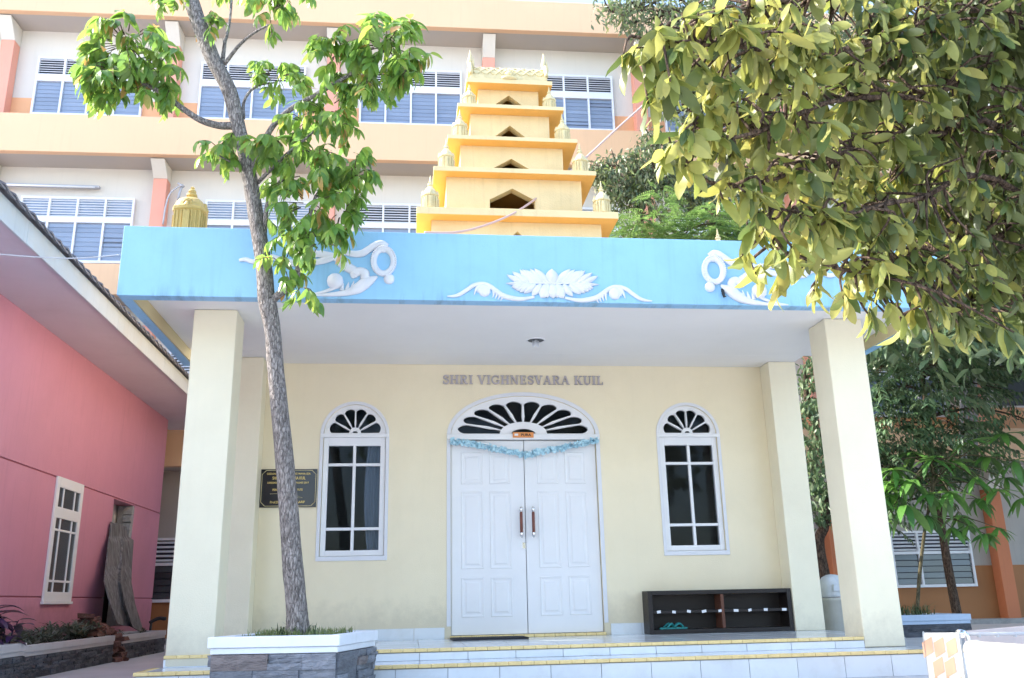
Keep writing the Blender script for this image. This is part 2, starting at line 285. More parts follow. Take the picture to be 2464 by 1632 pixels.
# ------------------------------------------------------------------ geometry helpers
BASE = {}
class MB:
    def __init__(s): s.v = []; s.f = []; s.mi = []; s.var = []; s.cur = 0; s.cv = 0.0
    def add(s, vs, fs):
        k = len(s.v); s.v += [tuple(map(float, p)) for p in vs]
        for f in fs:
            s.f.append(tuple(i+k for i in f)); s.mi.append(s.cur); s.var.append(s.cv)
        return s
    def box(s, x0, x1, y0, y1, z0, z1):
        return s.add([(x0,y0,z0),(x1,y0,z0),(x1,y1,z0),(x0,y1,z0),(x0,y0,z1),(x1,y0,z1),(x1,y1,z1),(x0,y1,z1)],
                     [(0,3,2,1),(4,5,6,7),(0,1,5,4),(1,2,6,5),(2,3,7,6),(3,0,4,7)])
    def obox(s, c, ax, ay, az):
        c, ax, ay, az = map(np.array, (c, ax, ay, az))
        P = [c+i*ax+j*ay+k*az for k in (-1,1) for i,j in ((-1,-1),(1,-1),(1,1),(-1,1))]
        return s.add(P, [(0,3,2,1),(4,5,6,7),(0,1,5,4),(1,2,6,5),(2,3,7,6),(3,0,4,7)])
    def tube(s, pts, rad, n=8, cap=True):
        pts = [np.array(p, float) for p in pts]; m = len(pts)
        if not hasattr(rad, '__len__'): rad = [rad]*m
        vs = []; prev = None
        for i in range(m):
            t = pts[min(i+1, m-1)]-pts[max(i-1, 0)]; t = t/(np.linalg.norm(t)+1e-9)
            if prev is None:
                a = np.array([0,0,1.0]) if abs(t[2]) < 0.9 else np.array([1.0,0,0])
                u = np.cross(t, a)
            else:
                u = prev-t*(prev@t)
            u = u/(np.linalg.norm(u)+1e-9); prev = u; w_ = np.cross(t, u)
            for k in range(n):
                an = 2*math.pi*k/n
                vs.append(pts[i]+rad[i]*(math.cos(an)*u+math.sin(an)*w_))
        fs = [(i*n+k, i*n+(k+1)%n, (i+1)*n+(k+1)%n, (i+1)*n+k) for i in range(m-1) for k in range(n)]
        if cap: fs += [tuple(range(n-1, -1, -1)), tuple((m-1)*n+k for k in range(n))]
        return s.add(vs, fs)
    def lathe(s, c, prof, n=16, sq=0.0):
        """prof: (radius, z) pairs; sq > 0 squares the section"""
        vs = []
        for r, z in prof:
            for k in range(n):
                an = 2*math.pi*(k+0.5)/n
                q = 1.0
                if sq: q = 1+sq*(min(1/max(abs(math.cos(an)), 1e-6), 1/max(abs(math.sin(an)), 1e-6))-1)
                vs.append((c[0]+r*q*math.cos(an), c[1]+r*q*math.sin(an), c[2]+z))
        m = len(prof)
        fs = [(i*n+k, i*n+(k+1)%n, (i+1)*n+(k+1)%n, (i+1)*n+k) for i in range(m-1) for k in range(n)]
        fs += [tuple(range(n-1, -1, -1)), tuple((m-1)*n+k for k in range(n))]
        return s.add(vs, fs)
    def plate(s, outer, holes, y0, y1):
        """polygon in (x, z) with holes, as a slab from y0 (front) to y1"""
        loops = [list(outer)]+[list(h) for h in holes]
        tri = tessellate_polygon([[Vector((p[0], p[1], 0)) for p in l] for l in loops])
        flat = [p for l in loops for p in l]
        n = len(flat)
        vs = [(p[0], y0, p[1]) for p in flat]+[(p[0], y1, p[1]) for p in flat]
        fs = []
        for t in tri:
            a, b, c = (flat[i] for i in t)
            ar = (b[0]-a[0])*(c[1]-a[1])-(c[0]-a[0])*(b[1]-a[1])
            t = t if ar > 0 else (t[0], t[2], t[1])
            fs.append(tuple(t)); fs.append((t[0]+n, t[2]+n, t[1]+n))
        k = 0
        for li, l in enumerate(loops):
            A = sum(l[i][0]*l[(i+1)%len(l)][1]-l[(i+1)%len(l)][0]*l[i][1] for i in range(len(l)))
            for i in range(len(l)):
                a, b = k+i, k+(i+1)%len(l)
                ccw = (A > 0) == (li == 0)
                fs.append((b, a, a+n, b+n) if ccw else (a, b, b+n, a+n))
            k += len(l)
        return s.add(vs, fs)
    def build(s, name, mats, parent=None, smooth=False, bevel=0.0, kind=None):
        me = bpy.data.meshes.new(name); me.from_pydata(s.v, [], s.f)
        if not isinstance(mats, (list, tuple)): mats = [mats]
        for m in mats: me.materials.append(MT[m])
        if any(s.mi): me.polygons.foreach_set('material_index', s.mi)
        if any(s.var):
            a = me.attributes.new('var', 'FLOAT', 'FACE'); a.data.foreach_set('value', s.var)
        if smooth: me.polygons.foreach_set('use_smooth', [True]*len(me.polygons))
        me.update()
        return link(name, me, parent, bevel, kind, smooth)
def link(name, me, parent=None, bevel=0.0, kind=None, smooth=False):
    o = bpy.data.objects.new(name, me); COL.objects.link(o)
    if parent is not None:
        o.parent = parent
        if parent.parent is None and parent.type == 'EMPTY': o.location = -Vector(BASE[parent.name])
    if bevel:
        b = o.modifiers.new('bevel', 'BEVEL'); b.width = bevel; b.segments = 2; b.limit_method = 'ANGLE'
    if kind: o['kind'] = kind
    return o
def thing(name, label, cat, base=(0,0,0), group=None, rotz=0.0):
    o = bpy.data.objects.new(name, None); COL.objects.link(o); o.empty_display_size = 0.2
    o.location = base; o.rotation_euler[2] = rotz; BASE[o.name] = tuple(map(float, base))
    o['label'] = label; o['category'] = cat
    if group: o['group'] = group
    return o
def tag(o, label, cat, group=None):
    o['label'] = label; o['category'] = cat
    if group: o['group'] = group
    return o
def piece(name, me, parent, M4):
    """one more object on shared mesh data, placed by a world matrix under an unrotated parent whose children are in world coordinates"""
    o = bpy.data.objects.new(name, me); COL.objects.link(o)
    o.parent = parent
    off = Vector((0,0,0))
    if parent.parent is None and parent.type == 'EMPTY': off = -Vector(BASE[parent.name])
    M4 = M4.copy(); M4.translation = M4.translation+off
    o.matrix_local = M4
    return o
def mesh_of(mb, name, mats, smooth=False):
    o = mb.build(name, mats, None, smooth); me = o.data; bpy.data.objects.remove(o); return me
def T(x, y, z): return Matrix.Translation((x, y, z))
RNG = random.Random(7)
def smoothpath(pts, k=6):
    """Catmull-Rom through pts (with any number of components)"""
    P = [np.array(p, float) for p in pts]; P = [2*P[0]-P[1]]+P+[2*P[-1]-P[-2]]
    out = []
    for i in range(1, len(P)-2):
        for j in range(k):
            t = j/k
            out.append(0.5*((2*P[i])+(P[i+1]-P[i-1])*t+(2*P[i-1]-5*P[i]+4*P[i+1]-P[i+2])*t*t+(-P[i-1]+3*P[i]-3*P[i+1]+P[i+2])*t**3))
    out.append(P[-2]); return out
# ------------------------------------------------------------------ ground
g = MB(); g.add([(-300,-300,0),(300,-300,0),(300,300,0),(-300,300,0)], [(0,1,2,3)])
go = g.build('ground', 'ground'); go['kind'] = 'structure'

# ------------------------------------------------------------------ school building behind
BR = thing('school_building', 'long peach and white school building rising behind the temple, with salmon pillars and louvred windows', 'building', (0,8,0), None, math.radians(-1.0))
XL, XR = -17.0, 19.0
b = MB()
b.box(XL, XR, 8.80, 16, 0.0, 14.2)
b.build('wall', 'bwall', BR)
for z0, z1, nm in ((3.40, 4.12, 'floor_band'), (7.02, 7.71, 'floor_band'), (10.31, 11.24, 'floor_band'), (13.87, 14.72, 'roof_parapet')):
    b = MB(); b.box(XL, XR, 8.0, 8.16, z0, z1); b.build(nm, 'bband', BR, bevel=0.012)
    b = MB(); b.box(XL, XR, 8.163, 8.797, z0+0.012, z0+0.16); b.build('ledge_slab', 'bsoffit', BR)
b = MB(); b.box(XL, XR, 8.163, 15.9, 14.23, 14.34); b.build('roof', 'cement', BR)
for z0, z1, m in ((0.10, 1.21, 'wainscot_shade'), (4.12, 4.75, 'wainscot'), (7.71, 8.35, 'wainscot'), (11.24, 12.08, 'wainscot')):
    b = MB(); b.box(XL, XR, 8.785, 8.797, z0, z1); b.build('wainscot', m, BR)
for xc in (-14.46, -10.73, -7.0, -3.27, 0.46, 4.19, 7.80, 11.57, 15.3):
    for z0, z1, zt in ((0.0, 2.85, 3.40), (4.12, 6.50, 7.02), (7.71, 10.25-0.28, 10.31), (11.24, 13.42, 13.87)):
        b = MB(); b.box(xc-0.15, xc+0.15, 8.50, 8.783, z0, z1); b.build('pillar', 'bpillar_shade' if z0 == 0.0 else 'bpillar', BR, bevel=0.01)
        b = MB()   # haunched beam from the pillar head out to the ledge
        b.add([(xc-0.15,8.50,z1+0.002),(xc+0.15,8.50,z1+0.002),(xc+0.15,8.783,z1+0.002),(xc-0.15,8.783,z1+0.002),
               (xc-0.15,8.163,zt-0.02),(xc+0.15,8.163,zt-0.02),(xc+0.15,8.783,zt+0.008),(xc-0.15,8.783,zt+0.008)],
              [(0,3,2,1),(4,5,6,7),(0,1,5,4),(1,2,6,5),(2,3,7,6),(3,0,4,7)])
        b.build('beam', 'bwall', BR)
b = MB(); b.box(XL, XR, 8.788, 8.7975, 1.212, 3.395); b.build('lower_shade_panel', 'bwall_shade', BR)  # sheet added over the wall, its darker colour standing for shade
b = MB(); b.box(XL, XR, 8.30, 8.795, 0.0, 0.10); b.build('plinth', 'cement', BR)
# windows: frame (mullions and transom), louvre slats above, glass louvre blades below
slat_me, blade_me = {}, {}
def school_window(xc, z0, z1, z2, z3, back, bladem, w=2.45, cells=4, nb=8, ns=7):
    f = MB(); y0, y1 = 8.70, 8.783; t = 0.045
    x0, x1 = xc-w/2, xc+w/2
    f.box(x0, x1, y0, y1, z0-0.03, z0+0.03); f.box(x0, x1, y0, y1, z3, z3+0.05); f.box(x0, x1, y0, y1, z1, z2)
    cw = (w-t)/cells
    for (a, c) in ((z0+0.03, z1), (z2, z3)):
        for k in range(cells+1):
            xm = x0+k*cw; f.box(xm, xm+t, y0, y1, a, c)
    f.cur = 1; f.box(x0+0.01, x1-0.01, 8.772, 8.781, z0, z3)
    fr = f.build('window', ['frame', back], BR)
    key = (round(cw, 3), bladem)
    if key not in slat_me:
        m = MB(); m.obox((0,0,0), (cw/2-t/2-0.002,0,0), (0,0.022,0.018), (0,-0.003,0.0045)); slat_me[key] = mesh_of(m, 'slat', 'frame')
        m = MB(); m.obox((0,0,0), (cw/2-t/2-0.002,0,0), (0,0.004,0.0555), (0,0.0014,-0.0001)); blade_me[key] = mesh_of(m, 'blade', bladem)
    for k in range(cells):
        xm = x0+t/2+(k+0.5)*cw
        for j in range(ns):
            piece('slat', slat_me[key], fr, T(xm, 8.735, z2+(j+0.5)*(z3-z2)/ns))
        hh = (z1-z0-0.03)/nb
        for j in range(nb):
            tilt = Matrix.Rotation(math.radians(RNG.uniform(-1.0, 1.0)-(14 if RNG.random() < 0.02 else 0)), 4, 'X')
            piece('blade', blade_me[key], fr, T(xm, 8.745, z0+0.03+(j+0.5)*hh) @ tilt)
for xc in (-8.88, -5.16, -1.42, 2.32, 6.04):
    school_window(xc, 11.64, 12.50, 12.67, 13.10, 'recess', 'blade')
for xc, bk in ((-8.80, 'recessb'), (-4.80, 'recessb'), (-1.42, 'recess'), (2.32, 'recess'), (6.04, 'recess')):
    school_window(xc, 8.02, 8.95, 9.08, 9.52, bk, 'blade')
for xc in (-8.86, -5.3, 6.04, 9.70):
    school_window(xc, 4.55, 5.40, 5.50, 5.93, 'recess', 'blade')
school_window(-5.55, 0.82, 1.50, 1.56, 2.00, 'recess', 'bladedk', cells=3, nb=5, ns=5)
school_window(10.05, 0.80, 1.47, 1.53, 1.92, 'recess', 'bladedk', w=1.85, cells=3, nb=5, ns=5)
school_window(13.4, 0.80, 1.47, 1.53, 1.92, 'recess', 'bladedk', w=1.85, cells=3, nb=5, ns=5)
# dark panel and downpipes seen among the trees at the right
b = MB(); b.box(11.72, 13.9, 7.90, 7.99, 4.62, 5.42); b.build('dark_panel', 'panelgrey', BR, bevel=0.01)
for k in range(4):
    b = MB(); b.tube([(10.55+k*0.11, 7.93, 3.2), (11.15+k*0.11, 7.93, 6.9)], 0.045, 8); b.build('downpipe', 'corr', BR, True)
# wall fittings
lamp = thing('tube_lamp', 'long thin fluorescent tube lamp fixed above the louvred window by the pink house roof', 'lamp', (-9.0, 8.6, 9.9))
b = MB(); b.box(-10.9, -8.35, 8.80, 8.90, 9.78, 9.84); b.build('housing', 'wire', lamp, bevel=0.01)
b = MB(); b.tube([(-10.85, 8.74, 9.76), (-8.42, 8.74, 9.76)], 0.022, 8); b.build('tube', 'frame', lamp, True)
pts = [on_y(px, py, 8.55) for px, py in ((392,540), (398,500), (408,468), (425,452), (442,445))]
b = MB(); b.tube(smoothpath(pts, 5), 0.018, 6)
b.tube([on_y(438,447,8.6), on_y(432,466,8.6), on_y(428,480,8.6)], 0.03, 6); b.tube([on_y(428,441,8.6), on_y(443,450,8.6)], 0.025, 6)
tag(b.build('wall_pipe', 'wire', None, True), 'thin bent grey pipe on the school wall beside the salmon pillar', 'pipe')

# ------------------------------------------------------------------ temple
TP = thing('temple', 'small cream Hindu temple with blue canopy, white double door and stepped golden tower', 'temple', (0, 0, 0))
ZF, ZT, ZS = 0.30, 0.205, 3.41
def arc(cx, cz, a, b_, t0, t1, n):
    return [(cx+a*math.cos(t0+(t1-t0)*i/n), cz+b_*math.sin(t0+(t1-t0)*i/n)) for i in range(n+1)]
PI = math.pi
def opening(cx, hw, z0, zs, rise):
    return [(cx-hw, z0), (cx+hw, z0)]+arc(cx, zs, hw, rise, 0, PI, 20)
DX = 0.01
holes = [opening(DX, 0.86, ZF+0.012, 2.56, 0.47), opening(-1.955, 0.355, 1.20, 2.56, 0.36), opening(2.005, 0.355, 1.20, 2.56, 0.36)]
b = MB(); b.plate([(-3.3, 0.0), (3.32, 0.0), (3.32, 3.9), (-3.3, 3.9)], holes, 0.0, 0.15)
b.build('front_wall', 'cream', TP)
b = MB(); b.box(-3.3, -3.15, 0.153, 5.2, 0, 3.9); b.build('side_wall', 'cream', TP)
b = MB(); b.box(3.17, 3.32, 0.153, 5.2, 0, 3.9); b.build('side_wall', 'cream', TP)
b = MB(); b.box(-3.147, 3.167, 5.05, 5.2, 0, 3.9); b.build('back_wall', 'cream', TP)
b = MB(); b.box(-3.3, 3.32, -0.28, 5.3, 3.903, 4.02); b.build('roof', 'gold', TP)
b = MB(); b.box(-3.14, 3.16, 0.16, 5.04, 0.25, 0.29); b.build('room_floor', 'interior', TP)
b = MB(); b.box(-3.14, 3.16, 2.6, 2.7, 0.3, 3.9); b.build('inner_wall', 'interior', TP)
for x0, x1 in ((-3.32, -2.985), (2.985, 3.33)):
    b = MB(); b.box(x0, x1, -0.28, -0.003, ZF-0.0, ZS-0.003); b.build('pilaster', 'creamcol', TP, bevel=0.008)
for x0, x1 in ((-3.37, -2.97), (2.895, 3.295)):
    b = MB(); b.box(x0, x1, -2.0, -1.62, ZT+0.002, ZS-0.003); b.build('column', 'creamcol', TP, bevel=0.010)
# canopy: blue rim, soffit
cx0, cx1, cy0, zb, zt = -3.85, 3.83, -2.72, 3.29, 3.94
b = MB()
b.box(cx0, cx1, cy0, cy0+0.13, zb, zt)
b.build('canopy_fascia', 'blue', TP, bevel=0.006)
for xa, xb, xc, xd in ((cx0, cx0+0.095, cx0+0.098, cx0+0.115), (cx1-0.095, cx1, cx1-0.115, cx1-0.098)):
    ye = -0.30 if xa < 0 else -0.55  # left rim lengthened to stop a sun leak onto the porch floor
    b = MB(); b.box(xa, xb, cy0+0.133, ye, zb, zt); b.build('canopy_side', 'blue', TP)
    b = MB(); b.box(xc, xd, cy0+0.133, ye, zb+0.004, zt-0.1); b.build('canopy_lining', 'tan', TP)
b = MB(); b.box(cx0+0.118, cx1-0.118, cy0+0.133, -0.55, ZS, ZS+0.2); b.box(-3.3, 3.32, -0.547, -0.003, ZS, ZS+0.2); b.build('soffit', 'soffit', TP)
b = MB(); b.box(cx0+0.118, cx1-0.118, cy0+0.133, -0.31, ZS+0.21, ZS+0.40); b.build('canopy_deck', 'cement', TP)
# porch platform and steps
def steps():
    p = MB(); p.box(-3.38, 3.31, -1.985, -0.003, 0.0, ZF-0.012); p.build('porch_base', 'grout', PF)
    p = MB(); p.box(-3.44, 3.62, -2.545, -1.988, 0.0, ZT-0.012); pb = p.build('step_base', 'grout', PF)
tw = 0.425
tm = MB(); tm.box(-tw/2+0.0025, tw/2-0.0025, -0.006, 0.006, -0.5, 0.5); tile_v = mesh_of(tm, 'tile', 'tile')
tm = MB(); tm.box(-tw/2+0.0025, tw/2-0.0025, -0.5, 0.5, -0.006, 0.006); tile_h = mesh_of(tm, 'tile', 'tile')
def tile_row(parent, me, x0, x1, off, fn):
    k = math.floor((x0-off)/tw)
    while True:
        a, c = off+k*tw, off+(k+1)*tw; k += 1
        a2, c2 = max(a, x0), min(c, x1)
        if a >= x1: break
        if c2-a2 < 0.03: continue
        fn((a2+c2)/2, (c2-a2)/tw)
PF = thing('porch_steps', 'two wide white tiled steps with yellow nosing below the temple door', 'steps', (0, -2.2, 0))
steps()
def scl(x, y, z): return Matrix.Diagonal((x, y, z, 1))
j = lambda: RNG.uniform(-0.0012, 0.0012)
tile_row(PF, tile_v, -3.38, 2.893, 0.06, lambda x, s: piece('tile', tile_v, PF, T(x, -1.9925+j(), (ZT+ZF-0.03)/2) @ scl(s, 1, ZF-0.03-ZT-0.003)))
tile_row(PF, tile_v, -3.44, 3.62, -0.14, lambda x, s: piece('tile', tile_v, PF, T(x, -2.5525+j(), (ZT-0.03)/2) @ scl(s, 1, ZT-0.033)))
tile_row(PF, tile_h, -3.44, 3.62, 0.06, lambda x, s: piece('tile', tile_h, PF, T(x, -2.25, ZT-0.006+j()*0.5) @ scl(s, 0.5, 1)))
for r in range(5):
    y1 = -0.02-r*tw; y0 = max(y1-tw, -1.93)
    if y1-y0 > 0.05:
        tile_row(PF, tile_h, -3.38, 3.31, 0.06, lambda x, s: piece('tile', tile_h, PF, T(x, (y0+y1)/2, ZF-0.006+j()*0.5) @ scl(s, (y1-y0)-0.004, 1)))
def nosing(x0, x1, y, z):
    n = MB(); k = int((x1-x0)/0.105); d = (x1-x0)/k
    for i in range(k):
        n.cur = 0
        n.box(x0+i*d+0.001, x0+(i+1)*d-0.001, y-0.016, y+0.055, z-0.024, z+0.003+RNG.uniform(0, 0.0015))
    return n.build('nosing', 'nosing', PF, bevel=0.004)
nosing(-3.38, 2.89, -1.995, ZF); nosing(-3.45, 3.63, -2.555, ZT)
n = MB()
for i in range(5): n.box(-3.465, -3.40, -2.555+i*0.11, -2.45+i*0.11, ZT-0.024, ZT+0.0035)
n.build('nosing', 'nosing', PF, bevel=0.004)
# skirting tiles and threshold belong to the temple wall
tile_row(TP, tile_v, -2.98, -0.92, 0.02, lambda x, s: piece('skirting_tile', tile_v, TP, T(x, -0.008, ZF+0.06) @ scl(s, 1, 0.12)))
tile_row(TP, tile_v, 0.94, 2.98, 0.02, lambda x, s: piece('skirting_tile', tile_v, TP, T(x, -0.008, ZF+0.06) @ scl(s, 1, 0.12)))
n = MB()
for i in range(15): n.box(-0.86+i*0.116, -0.747+i*0.116, -0.06, 0.05, ZF+0.001, ZF+0.03)
n.build('door_sill', 'nosing', TP, bevel=0.004)

# fan-light: frame plate with scalloped petals cut out, spokes and hub left standing
def fanlight(parent, cx, zs, a_out, b_out, a_in, b_in, npet, y0, y1, hub, hubz, wf=0.2):
    holes = []
    h0 = 0.055
    for k in range(npet):
        t0, t1 = PI*k/npet, PI*(k+1)/npet
        g0 = 0.012/b_in*0.9
        pts = []
        # inner edge near hub
        def pt(t, r): return (cx+a_in*r*math.cos(t), zs+0.012+(b_in-0.012)*r*math.sin(t))
        lo = hub
        ta, tb = t0+(0.16 if k else 0.02)*PI/npet, t1-(0.16 if k < npet-1 else 0.02)*PI/npet
        wa = wf*PI/npet if k else 0.0; wb = wf*PI/npet if k < npet-1 else 0.0
        tm_ = (t0+t1)/2
        pts.append(pt(t0+wa*0.75+0.004, lo+0.03)); 
        pts.append(pt(t0+wa*0.95+0.004, lo+0.20) if k else pt(t0+0.004, lo+0.2))
        pts.append(pt(t0+0.055*PI/npet if k else t0+0.004, 0.86))
        for i in range(9):
            s_ = i/8; t = t0+(0.055*PI/npet if k else 0.004)+s_*((t1-t0)-(0.055*PI/npet if k else 0.004)-(0.055*PI/npet if k < npet-1 else 0.004))
            pts.append(pt(t, 0.90+0.10*math.sin(PI*s_)**0.7))
        pts.append(pt(t1-0.055*PI/npet if k < npet-1 else t1-0.004, 0.86))
        pts.append(pt(t1-wb*0.95-0.004, lo+0.20) if k < npet-1 else pt(t1-0.004, lo+0.2))
        pts.append(pt(t1-wb*0.75-0.004, lo+0.03))
        holes.append(pts)
    if hubz: holes.append(arc(cx, zs+0.012, a_in*hub*hubz, b_in*hub*hubz*0.8, 0.02, PI-0.02, 12))
    f = MB(); f.plate([(cx-a_out, zs), (cx+a_out, zs)]+arc(cx, zs, a_out, b_out, 0, PI, 28)[1:-1], holes, y0, y1)
    o = f.build('fanlight', 'white', parent)
    s = MB(); sw = wf*PI/npet*a_in*(hub+0.2)*0.9
    for k in range(1, npet):     # raised lance-shaped spokes
        t = PI*k/npet; d = np.array([a_in*math.cos(t), b_in*math.sin(t)]); L_ = np.linalg.norm(d); nrm = np.array([-d[1], d[0]])/L_
        c = np.array([cx, zs+0.012])
        P = [c+d*(hub+0.02), c+d*(hub+0.22)+nrm*sw, c+d*0.93+nrm*0.004, c+d*0.93-nrm*0.004, c+d*(hub+0.22)-nrm*sw]
        s.plate([tuple(p) for p in P], [], y0-0.008, y0-0.0005)
    s.build('spoke', 'white', o)
    gl = MB(); gl.plate([(cx-a_in*1.03, zs+0.005), (cx+a_in*1.03, zs+0.005)]+arc(cx, zs+0.005, a_in*1.03, b_in*1.03, 0, PI, 20)[1:-1], [], (y0+y1)/2+0.015, (y0+y1)/2+0.019)
    gl.build('pane', 'glass', o)
    return o
def casing(parent, cx, hw, z0, zs, rise, wd, y0, name='casing'):
    outer = [(cx-hw-wd, z0), (cx+hw+wd, z0)]+arc(cx, zs, hw+wd, rise+wd, 0, PI, 26)
    inner = [(cx-hw, z0+1e-3), (cx+hw, z0+1e-3)]+arc(cx, zs, hw, rise, 0, PI, 26)
    f = MB()
    n = len(outer)-2
    P = [(cx+hw+wd, z0)]+arc(cx, zs, hw+wd, rise+wd, 0, PI, 26)+[(cx-hw-wd, z0), (cx-hw, z0)]+arc(cx, zs, hw, rise, PI, 0, 26)+[(cx+hw, z0)]
    f.plate(P, [], y0, -0.002)
    return f.build(name, 'casing', parent, bevel=0.003)

def temple_window(cx, curt):
    fr = MB(); y0, y1 = 0.02, 0.085; hw = 0.352
    x0, x1, z0, z1 = cx-hw, cx+hw, 1.203, 2.555
    wdt = 0.058
    fr.box(x0, x0+wdt, y0, y1, z0, z1); fr.box(x1-wdt, x1, y0, y1, z0, z1)
    fr.box(x0+wdt, x1-wdt, y0, y1, z0, z0+0.062); fr.box(x0+wdt, x1-wdt, y0, y1, z1-0.115, z1)
    zg0, zg1 = z0+0.062, z1-0.115; zb1, zb2 = zg0+0.20*(zg1-zg0), zg0+0.815*(zg1-zg0)
    fr.box(cx-0.017, cx+0.017, y0+0.006, y1-0.01, zg0, zg1)
    for zz in (zb1, zb2):
        fr.box(x0+wdt, cx-0.0172, y0+0.006, y1-0.01, zz-0.016, zz+0.016); fr.box(cx+0.0172, x1-wdt, y0+0.006, y1-0.01, zz-0.016, zz+0.016)
    o = fr.build('window', 'white', TP, bevel=0.004)
    for xa, xb in ((x0+wdt, cx-0.017), (cx+0.017, x1-wdt)):
        for za, zc in ((zg0, zb1-0.016), (zb1+0.016, zb2-0.016), (zb2+0.016, zg1)):
            p = MB(); p.box(xa, xb, 0.055, 0.059, za, zc); p.build('pane', 'glass', o)
    if curt:
        p = MB(); ys = []
        nx = 30
        for i in range(nx+1):
            u = i/nx
            for jz in range(9):
                v = jz/8; wv = 0.115+0.07*math.sin(PI*min(1, v*0.9))*(1-u)
                x = cx+hw-0.02-(0.165+0.05*math.sin(v*3.0))*(1-u)
                p.v.append((x, 0.12+0.012*math.sin(u*22), 1.22+v*1.30))
        p.f = [(i*9+k, (i+1)*9+k, (i+1)*9+k+1, i*9+k+1) for i in range(nx) for k in range(8)]; p.mi = [0]*len(p.f); p.var = [0]*len(p.f)
        p.build('curtain', 'curtain', o, True)
    s = MB(); s.box(cx-0.39, cx+0.39, -0.018, 0.018, 2.535, 2.575); s.build('transom', 'white', o, bevel=0.004)
    f = fanlight(TP, cx, 2.577, 0.352, 0.35, 0.300, 0.300, 6, 0.02, 0.06, 0.20, 0.5, 0.16)
    casing(TP, cx, 0.356, 1.155, 2.56, 0.36, 0.038, -0.010)
    s = MB(); s.box(cx-0.392, cx+0.392, -0.016, 0.019, 1.15, 1.20); s.build('window_sill', 'casing', TP, bevel=0.004)
temple_window(-1.955, True); temple_window(2.005, False)
# door
casing(TP, DX, 0.862, ZF+0.13, 2.56, 0.472, 0.045, -0.010)
s = MB(); s.box(DX-0.905, DX+0.905, -0.035, 0.02, 2.502, 2.566); s.build('door_transom', 'white', TP, bevel=0.006)
fanlight(TP, DX, 2.568, 0.855, 0.462, 0.785, 0.405, 10, 0.015, 0.06, 0.33, 0.55, 0.13)
for sx in (-1, 1):
    xa, xb = (DX-0.855, DX-0.004) if sx < 0 else (DX+0.004, DX+0.855)
    d = MB(); d.box(xa, xb, 0.035, 0.08, ZF+0.034, 2.50); lf = d.build('door_leaf', 'white', TP, bevel=0.003)
    cols_ = ((0.115, 0.37), (0.445, 0.69)) if sx < 0 else ((0.145, 0.40), (0.475, 0.725))
    for za, zc in ((1.99, 2.36), (1.04, 1.905), (0.52, 0.945)):
        for ca, cb in cols_:
            p = MB(); x0, x1 = xa+ca, xa+cb
            # sunk moulding and raised field
            P = [(x0, za), (x1, za), (x1, zc), (x0, zc)]
            i1, i2 = 0.018, 0.042
            def rct(i): return [(x0+i, za+i), (x1-i, za+i), (x1-i, zc-i), (x0+i, zc-i)]
            rings = [(rct(0), 0.0348), (rct(0.006), 0.026), (rct(i1), 0.030), (rct(i1+0.008), 0.0338), (rct(i2), 0.0338), (rct(i2+0.018), 0.026)]
            vs = [(q[0], y, q[1]) for r_, y in rings for q in r_]
            fs = [(i*4+k, i*4+(k+1)%4, (i+1)*4+(k+1)%4, (i+1)*4+k) for i in range(len(rings)-1) for k in range(4)]+[tuple((len(rings)-1)*4+k for k in range(4))]
            p.add(vs, fs); p.build('panel', 'white', lf)
    hx = DX-0.055 if sx < 0 else DX+0.085
    h = MB(); h.lathe((hx, -0.025, 1.375), [(0.006, 0), (0.015, 0.008), (0.016, 0.07), (0.013, 0.075)], 10)
    h.lathe((hx, -0.025, 1.640), [(0.013, 0.0), (0.016, 0.005), (0.012, 0.03), (0.016, 0.036), (0.016, 0.075), (0.006, 0.085)], 10)
    for zz in (1.41, 1.69): h.tube([(hx, -0.025, zz), (hx, 0.034, zz)], 0.008, 8)
    ho = h.build('handle', 'chrome', lf, True)
    h = MB(); h.lathe((hx, -0.025, 1.425), [(0.014, 0), (0.0175, 0.01), (0.0175, 0.225), (0.014, 0.24)], 10); gp = h.build('grip', 'brownleather', lf, True)
    if sx < 0:
        h = MB(); h.box(hx+0.015, hx+0.048, 0.028, 0.0348, 1.255, 1.325); h.build('lock', 'chrome', lf, bevel=0.003)
# ------------------------------------------------------------------ tower on the temple roof
TX, TY = 0.03, 1.40
lv = [  # ledge half width, z0, z1 ; body above half width
    (1.305, 5.41, 5.51), (1.087, 6.13, 6.20), (0.894, 6.717, 6.778), (0.749, 7.30, 7.36), (0.62, 7.778, 7.85)]
bw = [(1.111, 4.03, 5.41), (0.912, 5.51, 6.13), (0.712, 6.20, 6.717), (0.562, 6.778, 7.30), (0.439, 7.36, 7.778)]
TW = TP
for i, (h, z0, z1) in enumerate(bw):
    yf = TY-h
    if i == 0: tri = [(-0.24, 5.02), (0.30, 5.02), (0.03, 5.285)]; cx_ = TX
    else:
        a = {1: [(-0.305, 5.695), (0.305, 5.695), (0.305, 5.825), (0.0, 5.99), (-0.305, 5.82)],
             2: [(-0.225, 6.39), (0.265, 6.39), (0.02, 6.54)], 3: [(-0.20, 6.945), (0.265, 6.945), (0.03, 7.14)],
             4: [(-0.16, 7.545), (0.225, 7.545), (0.035, 7.70)]}[i]
        tri = a
    b = MB(); b.plate([(TX-h, z0), (TX+h, z0), (TX+h, z1), (TX-h, z1)], [tri], yf, yf+0.14)
    b.box(TX-h, TX-h+0.1, yf+0.143, TY+h, z0, z1); b.box(TX+h-0.1, TX+h, yf+0.143, TY+h, z0, z1); b.box(TX-h+0.103, TX+h-0.103, TY+h-0.1, TY+h, z0, z1)
    b.build('tower_storey', 'gold', TW)
for h, z0, z1 in lv:
    b = MB(); b.box(TX-h, TX+h, TY-h, TY+h, z0+0.0015, z1-0.0015); b.mi[0] = 1; b.build('tower_ledge', ['gold', 'orange'], TW, bevel=0.006)
